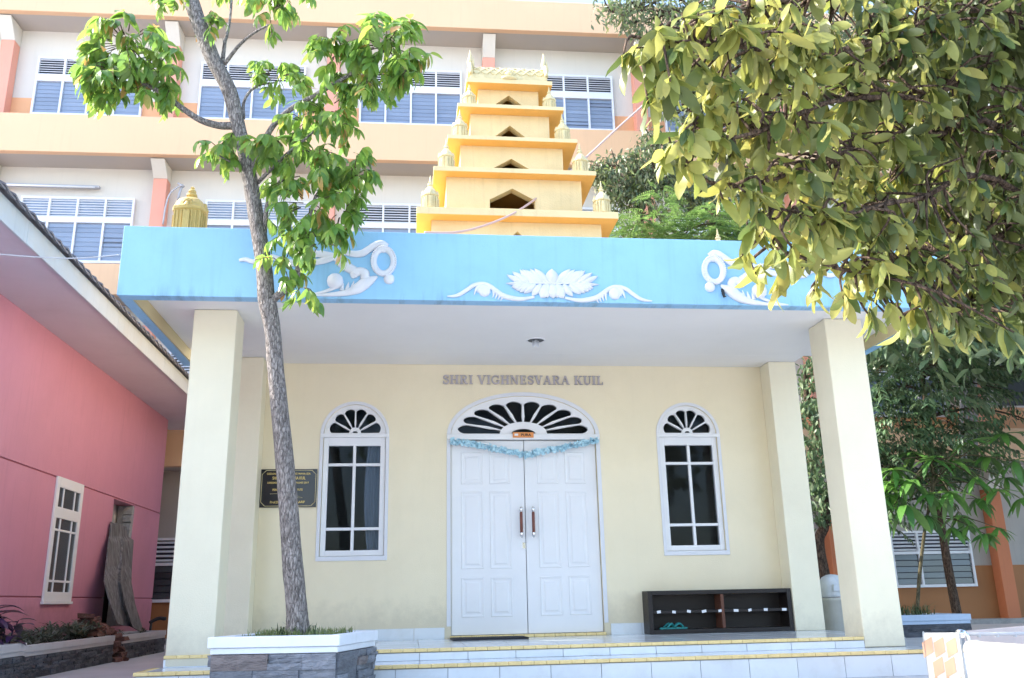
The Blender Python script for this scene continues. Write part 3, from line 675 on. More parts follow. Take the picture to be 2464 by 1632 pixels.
def finial_mb(r, hb):
    """small ribbed shrine: square ribbed drum, domed cap, knop and spike"""
    f = MB()
    f.lathe((0,0,0), [(r*1.0, 0), (r*1.0, 0.05*hb), (r*0.90, 0.08*hb), (r*0.88, 0.52*hb), (r*1.04, 0.55*hb), (r*1.04, 0.60*hb), (r*0.90, 0.65*hb), (r*0.70, 0.76*hb), (r*0.42, 0.88*hb), (r*0.26, 0.93*hb), (r*0.26, 0.95*hb),
        (r*0.34, 0.98*hb), (r*0.30, 1.03*hb), (r*0.16, 1.06*hb), (r*0.22, 1.10*hb), (r*0.12, 1.15*hb), (r*0.10, 1.24*hb), (r*0.03, 1.36*hb)], 16, 0.35)
    for k in range(20):
        an = 2*PI*(k+0.5)/20; q = 1+0.35*(min(1/max(abs(math.cos(an)),1e-6), 1/max(abs(math.sin(an)),1e-6))-1)
        x, y = r*0.92*q*math.cos(an), r*0.92*q*math.sin(an)
        f.tube([(x, y, 0.09*hb), (x, y, 0.51*hb)], r*0.075, 5)
    for k in range(4):     # small arched ornament on each side of the dome
        an = PI/2*k
        f.lathe((r*0.86*math.cos(an), r*0.86*math.sin(an), 0.56*hb), [(r*0.22, 0), (r*0.25, 0.06*hb), (r*0.16, 0.15*hb), (r*0.05, 0.22*hb)], 8)
        f.box(r*math.cos(an)*0.98-r*0.12, r*math.cos(an)*0.98+r*0.12, r*math.sin(an)*0.98-r*0.12, r*math.sin(an)*0.98+r*0.12, 0.08*hb, 0.48*hb)
    return f
fm = mesh_of(finial_mb(0.112, 0.40), 'finial', 'goldpale')
for i, (h, z0, z1) in enumerate(lv[:4]):
    s_ = [0.96, 0.92, 0.90, 0.80][i]
    for sx in (-1, 1):
        for sy in (-1, 1):
            piece('finial', fm, TW, T(TX+sx*(h-0.175), TY+sy*(h-0.175), z1) @ scl(s_, s_, s_))
def big_finial():
    f = MB(); r = 0.150
    f.lathe((0,0,0), [(r*1.0,0),(r*1.0,.03),(r*.93,.04),(r*.92,.42),(r*1.03,.43),(r*1.05,.455),(r*.98,.47),(r*.92,.50),(r*.74,.545),(r*.48,.575),(r*.27,.585),(r*.25,.60),(r*.33,.61),(r*.31,.63),(r*.18,.64),(r*.24,.655),(r*.22,.67),(r*.10,.685),(r*.13,.70),(r*.03,.715)], 20, 0.35)
    for k in range(28):
        an = 2*PI*(k+0.5)/28; q = 1+0.35*(min(1/max(abs(math.cos(an)),1e-6), 1/max(abs(math.sin(an)),1e-6))-1)
        x, y = r*0.94*q*math.cos(an), r*0.94*q*math.sin(an); f.tube([(x,y,.05),(x,y,.415)], r*.055, 5)
    for k in range(4):
        an = PI/2*k; c, s_ = math.cos(an), math.sin(an)
        for j in range(7):
            a2 = PI*j/6; f.lathe((r*.86*c-s_*r*.26*math.cos(a2), r*.86*s_+c*r*.26*math.cos(a2), .455+r*.45*math.sin(a2)), [(.003,-.018),(.018,-.008),(.018,.008),(.003,.018)], 7)
        f.lathe((r*.90*c, r*.90*s_, .46), [(.02,-.02),(.034,0),(.02,.035),(.004,.05)], 8)
        f.obox((r*.97*c, r*.97*s_, .25), (.03*abs(s_)+.012*abs(c), 0, 0), (0, .03*abs(c)+.012*abs(s_), 0), (0,0,.15))
    return f
fb = mesh_of(big_finial(), 'finial', 'goldfin')
piece('finial', fb, TW, T(-3.43, -2.2, 3.87)); b = MB(); b.box(-3.66, -3.2, -2.43, -1.97, ZS+0.4, 3.868); b.build('finial_base', 'gold', TW)
piece('finial', fm, TW, T(2.72, 0.3, 4.86)); b = MB(); b.box(2.5, 2.94, 0.08, 0.52, 4.025, 4.858); b.build('finial_base', 'gold', TW)
# barrel-vaulted ridge with diamond lattice, horseshoe gables and horns
b = MB(); rx0, rx1, rr, rz = -0.50, 0.55, 0.20, 7.925; ry = TY-0.36
def vault(x, t, r): return (x, ry+r*1.05*-math.cos(t), rz+r*1.0*math.sin(t)*1.1)
N = 14
vs = [vault(x, PI*k/N, rr) for x in (rx0, rx1) for k in range(N+1)]
b.add(vs, [(k, k+1, N+2+k, N+1+k) for k in range(N)]+[tuple(range(N, -1, -1)), tuple(N+1+k for k in range(N+1))])
b.box(rx0-0.03, rx1+0.03, ry-0.24, ry+0.24, 7.852, rz)
rd = b.build('ridge_vault', 'goldpale', TW)
b = MB()
for k in range(-4, 9):
    for sgn in (1, -1):
        pts = []
        for i in range(15):
            t = 0.05+1.5*i/14; x = rx0+(k+0.5)*0.13+sgn*(i/14)*0.30
            if rx0 < x < rx1: pts.append(vault(x, t, rr+0.004))
        if len(pts) > 2: b.tube(pts, 0.011, 5)
b.build('lattice', 'goldpale', rd, True)
for x in (rx0-0.02, rx1+0.02):
    b = MB()
    for rad, tw_ in ((rr+0.025, 0.03), (rr+0.055, 0.016)):
        b.tube([vault(x, 0.0+PI*i/16, rad) for i in range(17)], tw_, 8)
    b.tube([(x, ry-0.05, rz+rr+0.02), (x-0.005, ry-0.03, rz+rr+0.14), (x+0.012, ry, rz+rr+0.26), (x+0.004, ry+0.01, rz+rr+0.36)], [0.035, 0.034, 0.024, 0.004], 8)
    b.tube([(x+0.05, ry-0.05, rz+rr+0.02), (x+0.045, ry-0.03, rz+rr+0.14), (x+0.055, ry, rz+rr+0.24)], [0.02, 0.018, 0.004], 6)
    b.build('horn', 'goldpale', rd, True)
b = MB(); c = np.array([TX, ry-rr*0.98, rz+0.06])
b.lathe((c[0], c[1]+0.02, rz-0.07), [(0.13, 0), (0.14, 0.03), (0.10, 0.05)], 12)
for k in range(9):
    an = PI*k/8; b.lathe((c[0]+0.085*math.cos(an), c[1]+0.01, c[2]+0.07*math.sin(an)-0.02), [(0.004, -0.03), (0.022, -0.01), (0.022, 0.01), (0.004, 0.03)], 8)
b.lathe((c[0], c[1], c[2]-0.03), [(0.02, -0.04), (0.055, -0.02), (0.06, 0.02), (0.03, 0.06)], 10)
b.build('boss', 'goldpale', rd, True)

# ------------------------------------------------------------------ white reliefs on the fascia
FY = cy0
def fas(px, py, dy=0.0):
    p = on_y(px, py, FY); return np.array([p[0], FY-dy, p[2]])
def ribbon_tube(mb, px, r, squash=0.6, n=8, y=0.01):
    """round moulding along image points, pressed against the fascia"""
    P = smoothpath([tuple(fas(*q)) for q in px], 6); k = len(P)
    R_ = [r]*k if not hasattr(r, '__len__') else list(np.interp(np.linspace(0, 1, k), np.linspace(0, 1, len(r)), r))
    st = len(mb.v)
    mb.tube(P, R_, n)
    for i in range(st, len(mb.v)):
        v = mb.v[i]; mb.v[i] = (v[0], FY-y+(v[1]-FY)*squash, v[2])
def zc(x, y): return (1060+x/4.385, 640+y/4.385)
lo = MB()
ctr = (1180, 188)
def petal(mb, base, tip, w, lift=0.022):
    b_, t_ = fas(*zc(*base)), fas(*zc(*tip)); d = t_-b_; L_ = np.linalg.norm(d); n_ = np.array([-d[2], 0, d[0]])/L_
    vs = []; st = 8
    for i in range(st+1):
        u = i/st; ww = w*(math.sin(PI*min(1, 0.10+u*0.90))**0.75)
        for j in (-1, -0.55, 0, 0.55, 1):
            h = lift*(1-j*j)*math.sin(PI*(0.15+0.8*u))+0.004+0.012*(1-abs(j)*0.6)*u
            p = b_+d*u+n_*ww*j; vs.append((p[0], FY-h, p[2]))
    mb.add(vs, [(i*5+k, i*5+k+1, (i+1)*5+k+1, (i+1)*5+k) for i in range(st) for k in range(4)])
for sgn in (-1, 1):
    def X_(dx, y): return (1178+sgn*dx, y+dx*sgn*0.012)
    for (bx, by, tx, ty, w_) in ((50,180,190,36,0.050),(90,182,235,42,0.046),(120,182,285,52,0.048),(160,184,315,48,0.044),(190,184,345,50,0.046),(255,184,420,72,0.042),(310,186,480,105,0.036),(250,190,490,196,0.026),
                                (250,196,385,270,0.040),(180,196,300,300,0.044),(120,198,215,325,0.046),(330,196,430,235,0.034),(215,196,345,288,0.040),(290,196,410,252,0.036)):
        petal(lo, X_(bx, by), X_(tx, ty), w_*0.74, 0.030)
    petal(lo, X_(40, 200), X_(120, 345), 0.058, 0.03); petal(lo, X_(20, 200), X_(52, 345), 0.02, 0.02)
    lo_l = [X_(0, 186), X_(200, 184), X_(480, 196)]
    ribbon_tube(lo, [zc(*q) for q in lo_l], [0.014, 0.010, 0.004])
petal(lo, (1178, 186), (1170, 36), 0.060, 0.035); petal(lo, (1182, 198), (1186, 348), 0.055, 0.035)
lo.build('lotus_relief', 'relief', TP, True)
for mir in (0, 1):
    sc = MB()
    def q(x, y): 
        if mir: x, y = 2*1147-x+5, y+(1147-x)*0.045
        return zc(x, y)
    ribbon_tube(sc, [q(*p) for p in ((70,325),(140,322),(200,305),(270,262),(345,212),(430,190),(510,210),(590,270),(660,318),(760,345),(860,352),(990,332))], [0.006,0.014,0.018,0.020,0.020,0.018,0.02,0.024,0.026,0.024,0.020,0.012])
    ribbon_tube(sc, [q(*p) for p in ((440,198),(395,220),(370,262),(352,312))], [0.014,0.014,0.012,0.003])
    ribbon_tube(sc, [q(*p) for p in ((470,200),(420,215),(398,250),(392,288))], [0.010,0.012,0.010,0.003])
    ribbon_tube(sc, [q(*p) for p in ((430,192),(520,212),(570,262),(620,318))], [0.008,0.016,0.014,0.006])
    for k in range(4):
        ribbon_tube(sc, [q(555+k*32, 262+k*16), q(560+k*30, 300+k*14), q(548+k*28, 340+k*10)], [0.012, 0.010, 0.003])
    cb = fas(*q(462, 262)); sc.add([], [])
    st = len(sc.v); sc.lathe((0,0,0), [(0.002,-0.06),(0.035,-0.05),(0.056,-0.02),(0.058,0.02),(0.035,0.05),(0.002,0.06)], 12)
    for i in range(st, len(sc.v)):
        v = sc.v[i]; sc.v[i] = (cb[0]+v[0], FY-0.004+v[1]*0.5, cb[2]+v[2])
    sc.build('scroll_relief', 'relief', TP, True)
def zl(x, y): return (560+x/5.638, 560+y/5.638)
ringL = fas(*zl(2048, 390)); ringR = fas(1660+257/4.554, 560+412/4.554)
XM = (ringL[0]+ringR[0])/2
side = MB()
def rt(pts, r, **k): ribbon_tube(side, [zl(*p) for p in pts], [q_*0.80 for q_ in r] if hasattr(r, '__len__') else r*0.85, **k)
rt([(2048+135*math.cos(a), 395+165*math.sin(a)) for a in [2*PI*i/16-1.5 for i in range(17)]], 0.034, squash=0.9, n=10)
for i in range(40):     # beads on the ring
    a = 2*PI*i/40; c = fas(*zl(2048+162*math.cos(a), 395+192*math.sin(a)))
    side.lathe((c[0], FY-0.03, c[2]), [(0.001,-0.012),(0.011,-0.004),(0.011,0.004),(0.001,0.012)], 6)
def ball(px, r):
    c = fas(*zl(*px)); st = len(side.v)
    side.lathe((0,0,0), [(0.001,-1),(0.5,-0.87),(0.87,-0.5),(1,0),(0.87,0.5),(0.5,0.87),(0.001,1)], 12)
    for i in range(st, len(side.v)):
        v = side.v[i]; side.v[i] = (c[0]+v[0]*r, FY-0.01+v[1]*r*0.7, c[2]+v[2]*r)
ball((2122, 635), 0.05); ball((1390, 665), 0.075); ball((2040, 225), 0.04)
rt([(2100,190),(2030,150),(1960,160),(1850,230),(1760,285),(1640,295),(1500,270)], [0.03,0.036,0.040,0.042,0.044,0.040,0.03])
rt([(1960,600),(1890,640),(1800,690),(1700,760),(1560,815),(1380,840),(1180,850),(960,850)], [0.012,0.044,0.070,0.065,0.040,0.026,0.016,0.005])
rt([(1790,640),(1790,560),(1720,530),(1650,570),(1660,620)], [0.05,0.055,0.05,0.05,0.03])
rt([(1720,560),(1640,520),(1540,460),(1450,400)], [0.05,0.055,0.06,0.05], squash=0.5)
rt([(1790,600),(1740,700),(1640,770),(1500,800)], [0.04,0.032,0.025,0.012])
rt([(1390,700),(1420,660),(1400,600),(1330,620),(1310,680),(1370,720)], [0.03,0.03,0.026,0.024,0.02,0.01])
rt([(1470,700),(1400,740),(1290,790),(1150,825),(960,845)], [0.03,0.026,0.020,0.012,0.004])
for k in range(4): rt([(1480+k*70, 790-k*8), (1490+k*70, 745-k*10), (1505+k*70, 690-k*14)], [0.026, 0.018, 0.003])
for k in range(6): rt([(1560-k*20, 430-k*6), (1380-k*50, 330-k*8), (1180-k*40, 250+k*30)], [0.012, 0.04, 0.006], squash=0.4)
rt([(1500,300),(1250,380),(950,430),(700,380),(480,330),(300,400),(180,370),(90,380)], [0.03,0.04,0.035,0.03,0.034,0.03,0.026,0.018])
rt([(900,440),(700,420),(520,345)], [0.03,0.03,0.004])
me = mesh_of(side, 'beast_scroll_relief', 'relief', True)
piece('beast_scroll_relief', me, TP, Matrix.Identity(4))
o = piece('beast_scroll_relief', me, TP, T(2*XM, 0, ringR[2]-ringL[2]) @ scl(-1, 1, 1))

# ------------------------------------------------------------------ lettering over the door
LET = thing('wall_lettering', 'raised silver grey capital letters reading SHRI VIGHNESVARA KUIL on the cream wall above the door', 'sign', (0.03, -0.01, 3.22))
TH, TN, SE = 0.20, 0.085, 0.10
def rect(x0, x1, y0, y1): return [(x0,y0),(x1,y0),(x1,y1),(x0,y1)]
def stem(x, t=TH, y0=0, y1=1): return [rect(x, x+t, y0, y1)]
def serif(x, t=TH, y=0): return [rect(x-SE, x+t+SE, y, y+0.075)]
def diag(x0, y0, x1, y1, t): return [[(x0, y0), (x0+t, y0), (x1+t, y1), (x1, y1)]]
def strip(P, t):
    out = []
    for i in range(len(P)-1):
        a, b_ = np.array(P[i]), np.array(P[i+1]); d = b_-a; n_ = np.array([-d[1], d[0]])/max(np.linalg.norm(d), 1e-6)
        ta = t[i] if hasattr(t, '__len__') else t; tb = t[i+1] if hasattr(t, '__len__') else t
        out.append([tuple(a-n_*ta/2), tuple(b_-n_*tb/2), tuple(b_+n_*tb/2), tuple(a+n_*ta/2)])
    return out
def ell(cx, cy, rx, ry, a0, a1, n=10): return [(cx+rx*math.cos(math.radians(a0+(a1-a0)*i/n)), cy+ry*math.sin(math.radians(a0+(a1-a0)*i/n))) for i in range(n+1)]
S_ = [(0.56, 0.74)]+ell(0.34, 0.74, 0.24, 0.20, 20, 200, 10)+ell(0.34, 0.28, 0.27, 0.23, 70, -160, 12)
G_ = {
 'S': (0.68, strip(S_, 0.15)+[rect(0.53, 0.62, 0.68, 0.98), rect(0.05, 0.14, 0.02, 0.32)]),
 'H': (0.98, stem(0.12)+stem(0.66)+[rect(0.32, 0.66, 0.46, 0.55)]+serif(0.12)+serif(0.66)+serif(0.12, y=0.925)+serif(0.66, y=0.925)),
 'R': (0.92, stem(0.12)+serif(0.12)+serif(0.12, y=0.925)+strip([(0.3, 0.955)]+ell(0.48, 0.735, 0.22, 0.22, 90, -90)+[(0.3, 0.515)], [0.09]*2+[0.16]*9+[0.09]*2)+diag(0.62, 0, 0.36, 0.5, 0.2)+[rect(0.60, 0.92, 0, 0.075)]),
 'I': (0.46, stem(0.13)+serif(0.13)+serif(0.13, y=0.925)),
 'V': (0.90, diag(0.36, 0, 0.06, 1, 0.21)+diag(0.42, 0, 0.72, 1, 0.10)+serif(0.06, y=0.925)+[rect(0.62, 0.92, 0.925, 1)]),
 'G': (0.92, strip([(0.76, 0.76)]+ell(0.47, 0.5, 0.38, 0.45, 50, 310, 16), 0.15)+stem(0.68, 0.17, 0.05, 0.42)+[rect(0.54, 0.92, 0.38, 0.45), rect(0.72, 0.80, 0.68, 0.98)]),
 'N': (0.98, stem(0.12, 0.11)+stem(0.72, 0.11)+diag(0.64, 0, 0.10, 1, 0.2)+serif(0.12, 0.11)+serif(0.72, 0.11, 0.925)+[rect(0.0, 0.3, 0.925, 1)]),
 'E': (0.78, stem(0.12)+[rect(0.02, 0.70, 0, 0.08), rect(0.02, 0.68, 0.92, 1), rect(0.3, 0.52, 0.46, 0.54), rect(0.62, 0.70, 0, 0.26), rect(0.60, 0.68, 0.74, 1), rect(0.47, 0.54, 0.36, 0.64)]),
 'A': (0.92, diag(0.06, 0, 0.38, 1, 0.10)+diag(0.64, 0, 0.36, 1, 0.2)+[rect(0.22, 0.66, 0.3, 0.38), rect(-0.02, 0.26, 0, 0.075), rect(0.56, 0.92, 0, 0.075)]),
 'K': (0.94, stem(0.12)+serif(0.12)+serif(0.12, y=0.925)+diag(0.32, 0.42, 0.72, 1, 0.11)+diag(0.64, 0, 0.38, 0.56, 0.21)+[rect(0.62, 0.94, 0, 0.075), rect(0.6, 0.92, 0.925, 1)]),
 'U': (0.90, stem(0.12, TH, 0.28, 1)+strip([(0.22, 0.3)]+ell(0.47, 0.27, 0.25, 0.22, 180, 360)+[(0.76, 0.3)], [0.2]+[0.17]*6+[0.10]*7)+stem(0.68, 0.10, 0.28, 1)+serif(0.12, y=0.925)+[rect(0.6, 0.9, 0.925, 1)]),
 'L': (0.76, stem(0.12)+serif(0.12, y=0.925)+[rect(0.02, 0.70, 0, 0.08), rect(0.62, 0.70, 0, 0.3)]),
}
text = 'SHRI VIGHNESVARA KUIL'
hL = 0.108
wtot = sum(G_[c][0]+0.06 if c != ' ' else 0.42 for c in text)*hL
x = -0.945; ksc = (1.005-(-0.945))/wtot
for c in text:
    if c == ' ': x += 0.42*hL*ksc; continue
    wd, polys = G_[c]
    b = MB()
    for i, P in enumerate(polys):
        P = [(x+p[0]*hL*ksc, 3.172+p[1]*hL) for p in P]
        A = sum(P[k][0]*P[(k+1)%len(P)][1]-P[(k+1)%len(P)][0]*P[k][1] for k in range(len(P)))
        if A < 0: P = P[::-1]
        b.plate(P, [], -0.020-0.0002*i, -0.003)
    b.build('letter', 'silver', LET)
    x += (wd+0.06)*hL*ksc

# ------------------------------------------------------------------ flat lettering with the built-in font
def text_mesh(body, size, x, z, y, align='CENTER', sx=1.0, depth=0.0012, bold=0.0):
    cu = bpy.data.curves.new('t', 'FONT'); cu.body = body; cu.size = size; cu.align_x = align; cu.extrude = depth; cu.offset = bold
    o = bpy.data.objects.new('t', cu); COL.objects.link(o)
    me = bpy.data.meshes.new_from_object(o.evaluated_get(bpy.context.evaluated_depsgraph_get()))
    bpy.data.objects.remove(o); bpy.data.curves.remove(cu)
    vs = [(v.co.x*sx+x, y-v.co.z, v.co.y+z) for v in me.vertices]; fs = [tuple(p.vertices) for p in me.polygons]
    bpy.data.meshes.remove(me); return vs, fs
PQ = thing('plaque', 'black commemorative plaque with gold lettering on the wall behind the slender tree trunk', 'plaque', (-2.675, -0.02, 1.955))
px0, px1, pz0, pz1 = -2.985, -2.362, 1.742, 2.168
b = MB(); b.box(px0, px1, -0.022, -0.002, pz0, pz1); b.build('board', 'black', PQ, bevel=0.002)
fr = MB()
i_ = 0.014; c_ = 0.045
P = [(px0+i_+c_, pz0+i_), (px1-i_-c_, pz0+i_), (px1-i_, pz0+i_+c_), (px1-i_, pz1-i_-c_), (px1-i_-c_, pz1-i_), (px0+i_+c_, pz1-i_), (px0+i_, pz1-i_-c_), (px0+i_, pz0+i_+c_)]
for k in range(8):
    a, c = P[k], P[(k+1) % 8]; fr.tube([(a[0], -0.0225, a[1]), (c[0], -0.0225, c[1])], 0.0035, 5)
fr.build('border', 'goldpale', PQ)
xm = (px0+px1)/2
tx = MB()
def line(parts, size, z, **k):
    for body, x_, al in parts: tx.add(*text_mesh(body, size, x_, z, -0.0235, al, **k))
line([('GEDUNG', px0+0.065, 'LEFT'), ('YANG MAHA ESA', px1-0.075, 'RIGHT')], 0.030, pz1-0.062, sx=0.95, bold=0.0006)
line([('SHRI VIGHNESVARA KUIL', xm, 'CENTER')], 0.046, pz1-0.116, sx=0.70, bold=0.001)
line([('DIRESMIKAN', px0+0.075, 'LEFT'), ('JANUARI 2017', px1-0.09, 'RIGHT')], 0.028, pz1-0.162, sx=0.95, bold=0.0006)
line([('PERGURUAN', px0+0.135, 'LEFT'), ('INSTITUTE', px1-0.155, 'RIGHT')], 0.032, pz1-0.242, sx=0.8, bold=0.0006)
line([('Prof.Dr', px0+0.115, 'LEFT'), ('MAARIF', px1-0.125, 'RIGHT')], 0.036, pz0+0.045, sx=0.95, bold=0.0006)
tx.build('lettering', 'goldtext', PQ)
sg = MB(); sg.tube([(xm-0.10, -0.0235, pz0+0.15), (xm+0.02, -0.0235, pz0+0.155), (xm+0.10, -0.0235, pz0+0.125), (xm+0.16, -0.0235, pz0+0.103), (xm+0.04, -0.0235, pz0+0.108)], 0.0018, 4)
sg.tube([(xm-0.2, -0.0235, pz0+0.15), (xm-0.12, -0.0235, pz0+0.152)], 0.0018, 4)
sg.build('signature', 'goldpale', PQ)
DS = thing('door_sign', 'small orange name plate reading PURA on the transom above the white double door', 'sign', (0.0, -0.05, 2.56))
b = MB(); b.box(-0.125, 0.122, -0.048, -0.036, 2.522, 2.586); b.build('plate', 'orangesign', DS, bevel=0.003)
b = MB(); b.box(-0.104, -0.062, -0.0505, -0.0485, 2.543, 2.568); b.build('emblem', 'paper', DS)
t_ = MB(); t_.add(*text_mesh('PURA', 0.042, 0.03, 2.539, -0.050, 'CENTER', 1.15, bold=0.0008)); t_.build('lettering', 'ink', DS)
# garland
GL = thing('garland', 'pale blue ruffled paper garland in two swags across the top of the white double door', 'garland', (0, -0.06, 2.45))
def swag(pts):
    P = [np.array((on_y(px, py, -0.045)[0], -0.045, on_y(px, py, -0.045)[2])) for px, py in pts]
    P = smoothpath(P, 24); n = len(P)
    w1 = MB()
    for i in range(n-1):
        a, c = P[i], P[i+1]; w1.add([a+(0,0,0.012), c+(0,0,0.012), c-(0,0,0.010), a-(0,0,0.010)], [(0,1,2,3)])
    w1.build('ribbon', 'ribbonw', GL)
    m = MB()
    for i in range(n):
        for _ in range(3):
            c = P[i]+np.array([RNG.uniform(-.012,.012), RNG.uniform(-.02,.012), RNG.uniform(-0.056, 0.0)])
            u = np.array([RNG.gauss(0,1), RNG.gauss(0,.6), RNG.gauss(0,1)]); u /= np.linalg.norm(u)
            v = np.cross(u, [RNG.gauss(0,1), RNG.gauss(0,1), RNG.gauss(0,1)]); v /= np.linalg.norm(v); w_ = np.cross(u, v)
            s_ = RNG.uniform(.013, .024)
            m.add([c-u*s_-v*s_, c+u*s_-v*s_*.9, c+u*s_+v*s_+w_*s_*.7, c-u*s_+v*s_+w_*s_*.3, c+w_*s_*0.6], [(0,1,4),(1,2,4),(2,3,4),(3,0,4)])
    m.build('ruffle', 'ribbon', GL)
swag([(1086,1057),(1140,1064),(1200,1076),(1257,1088)]); swag([(1262,1090),(1320,1078),(1380,1066),(1436,1053)])
# downlight in the soffit
DL = thing('ceiling_lamp', 'recessed round spotlight with a compact tube bulb in the white porch ceiling', 'lamp', (0.028, -1.09, ZS))
b = MB(); b.tube([(0.028+0.098*math.cos(2*PI*i/28), -1.09+0.098*math.sin(2*PI*i/28), ZS-0.003) for i in range(29)], 0.009, 6); b.build('rim', 'white', DL, True)
b = MB(); b.lathe((0.028, -1.09, ZS), [(0.092, -0.004), (0.090, -0.0015)], 24); b.build('reflector', 'panelgrey', DL)
b = MB()
for k in range(3):
    an = 2*PI*k/3+0.5; cxx, cyy = 0.028+0.026*math.cos(an), -1.09+0.026*math.sin(an)
    b.tube([(cxx-0.008, cyy, ZS-0.006), (cxx-0.008, cyy, ZS-0.065), (cxx, cyy, ZS-0.073), (cxx+0.008, cyy, ZS-0.065), (cxx+0.008, cyy, ZS-0.006)], 0.0075, 6)
b.build('bulb', 'frame', DL, True)
HK = MB(); p = fas(1741, 708); HK.tube([(p[0]-0.008, FY-0.012, p[2]+0.04), (p[0]-0.010, FY-0.02, p[2]), (p[0]-0.004, FY-0.025, p[2]-0.035), (p[0]+0.012, FY-0.03, p[2]-0.03)], [0.008, 0.014, 0.012, 0.006], 6)
HK.box(p[0]-0.02, p[0]+0.004, FY-0.014, FY-0.0005, p[2]+0.02, p[2]+0.05)
tag(HK.build('hook', 'rubber', None, True), 'small dark metal hook on the blue fascia under the white scroll relief', 'hook')

# ------------------------------------------------------------------ shoe rack, mat, slippers, bin, cables
RK = thing('shoe_rack', 'low dark brown wooden shoe rack against the cream wall right of the door', 'shoe rack', (2.15, -0.14, ZF))
x0, x1, ya, yb, za, zb_ = 1.318, 2.976, -0.262, -0.016, ZF+0.002, ZF+0.46
b = MB(); b.box(x0, x0+0.05, ya, yb, za, zb_); b.build('side_panel', 'wood', RK, bevel=0.003)
b = MB(); b.box(x1-0.05, x1, ya, yb, za, zb_); b.build('side_panel', 'wood', RK, bevel=0.003)
b = MB(); b.box(x0+0.052, x1-0.052, ya, yb, zb_-0.045, zb_); b.build('top_panel', 'wood', RK, bevel=0.003)
b = MB(); b.box(x0+0.052, x1-0.052, ya, yb, za, za+0.045); b.build('bottom_panel', 'wood', RK, bevel=0.003)
b = MB(); b.box(x0+0.052, x1-0.052, yb-0.012, yb-0.002, za+0.047, zb_-0.047); b.build('back_panel', 'wood', RK)
b = MB(); b.box(2.155, 2.19, ya+0.012, yb-0.014, za+0.047, zb_-0.047); b.build('divider', 'woodred', RK, bevel=0.002)
for xa, xb in ((x0+0.052, 2.153), (2.192, x1-0.052)):
    b = MB(); b.box(xa, xb, ya+0.008, yb-0.014, za+0.215, za+0.245); b.build('shelf', 'wood', RK, bevel=0.002)
for px_, py_ in ((292,1243),(370,1240),(447,1238),(525,1235),(607,1233),(690,1229),(761,1226),(843,1223),(938,1218)):
    p = on_y(1450+px_/2.142, 900+py_/2.142, ya)
    wv = RNG.uniform(0.018, 0.028); tl = RNG.uniform(-0.005, 0.005); b = MB()
    b.obox((p[0], ya+0.0065, za+0.231+RNG.uniform(-.002,.004)), (wv,0,tl), (0,0.001,0), (-tl*0.5,0,0.014)); b.build('paper_label', 'paper', RK)
SL = thing('slippers', 'pair of teal rubber slippers on the bottom shelf of the dark shoe rack', 'slippers', (1.62, -0.18, za+0.047))
for k, (xs, ys, an) in enumerate(((1.56, -0.17, 0.25), (1.66, -0.16, -0.1))):
    b = MB(); c, s_ = math.cos(an), math.sin(an); out = []
    for i in range(20):
        t = 2*PI*i/20; lx = 0.115*math.cos(t); ly = (0.042+0.010*math.cos(t))*math.sin(t)
        out.append((xs+lx*c-ly*s_, ys+lx*s_+ly*c))
    n = len(out); b.add([(q_[0], q_[1], za+0.048) for q_ in out]+[(q_[0], q_[1], za+0.066) for q_ in out], [tuple(range(n-1,-1,-1)), tuple(range(n, 2*n))]+[(i, (i+1)%n, n+(i+1)%n, n+i) for i in range(n)])
    so_ = b.build('sole', 'teal', SL)
    b = MB()
    for sgn in (-1, 1): b.tube(smoothpath([(xs+0.07*c, ys+0.07*s_, za+0.068), (xs+0.02*c-sgn*0.03*s_, ys+0.02*s_+sgn*0.03*c, za+0.105), (xs-0.04*c-sgn*0.04*s_, ys-0.04*s_+sgn*0.04*c, za+0.066)], 5), [0.012]*11, 6)
    b.build('strap', 'teal', SL, True)
b = MB(); b.obox((-0.46, -0.33, ZF+0.0105), (0.40, 0.012, 0), (-0.006, 0.20, 0), (0, 0, 0.008))
for i in range(38): b.obox((-0.84+i*0.0205, -0.33-0.0006*(i-19), ZF+0.0198), (0.006, 0.0002, 0), (-0.006, 0.19, 0), (0, 0, 0.002))
tag(b.build('door_mat', 'rubber', None, bevel=0.002), 'thin dark rubber mat on the tiles before the left door leaf', 'mat')
BN = thing('litter_bin', 'pale grey plastic litter bin with a domed lid between the two right columns', 'bin', (3.985, 0.8, 0))
b = MB(); b.lathe((3.985, 0.8, 0.002), [(0.135, 0), (0.15, 0.02), (0.165, 0.60), (0.172, 0.605), (0.172, 0.635), (0.16, 0.64)], 28, 0.18); b.build('bin_body', 'binbody', BN, True)
b = MB(); b.lathe((3.985, 0.8, 0.645), [(0.176, 0), (0.180, 0.03), (0.178, 0.08), (0.170, 0.14), (0.150, 0.20), (0.115, 0.245), (0.06, 0.272), (0.004, 0.28)], 28, 0.18); b.build('lid', 'plastic', BN, True)
b = MB(); b.plate([(3.90, 0.72), (4.08, 0.72), (4.07, 0.80), (3.91, 0.80)], [], 0.605, 0.64); b.build('flap', 'plastic', BN, bevel=0.004)
cab = [on_y(1022, 560, -0.9), on_y(1090,560,-0.7), on_y(1150,548,-0.4), on_y(1225,519,0.0), on_y(1290,478,0.5), on_y(1390,397,1.6), on_y(1480,314,2.8), on_y(1540,260,3.6), on_y(1600,205,4.3), on_y(1660, 150, 5.0)]
b = MB(); b.tube(smoothpath(cab, 8), 0.016, 6); tag(b.build('cable', 'cable', None, True), 'thick pinkish cable rising from the blue canopy past the golden tower to the trees', 'cable')
wr = [on_y(-60,607,-3.0), on_y(60,617,-2.95), on_y(160,622,-2.9), on_y(230,619,-2.85), on_y(289,613.5,-2.725)]
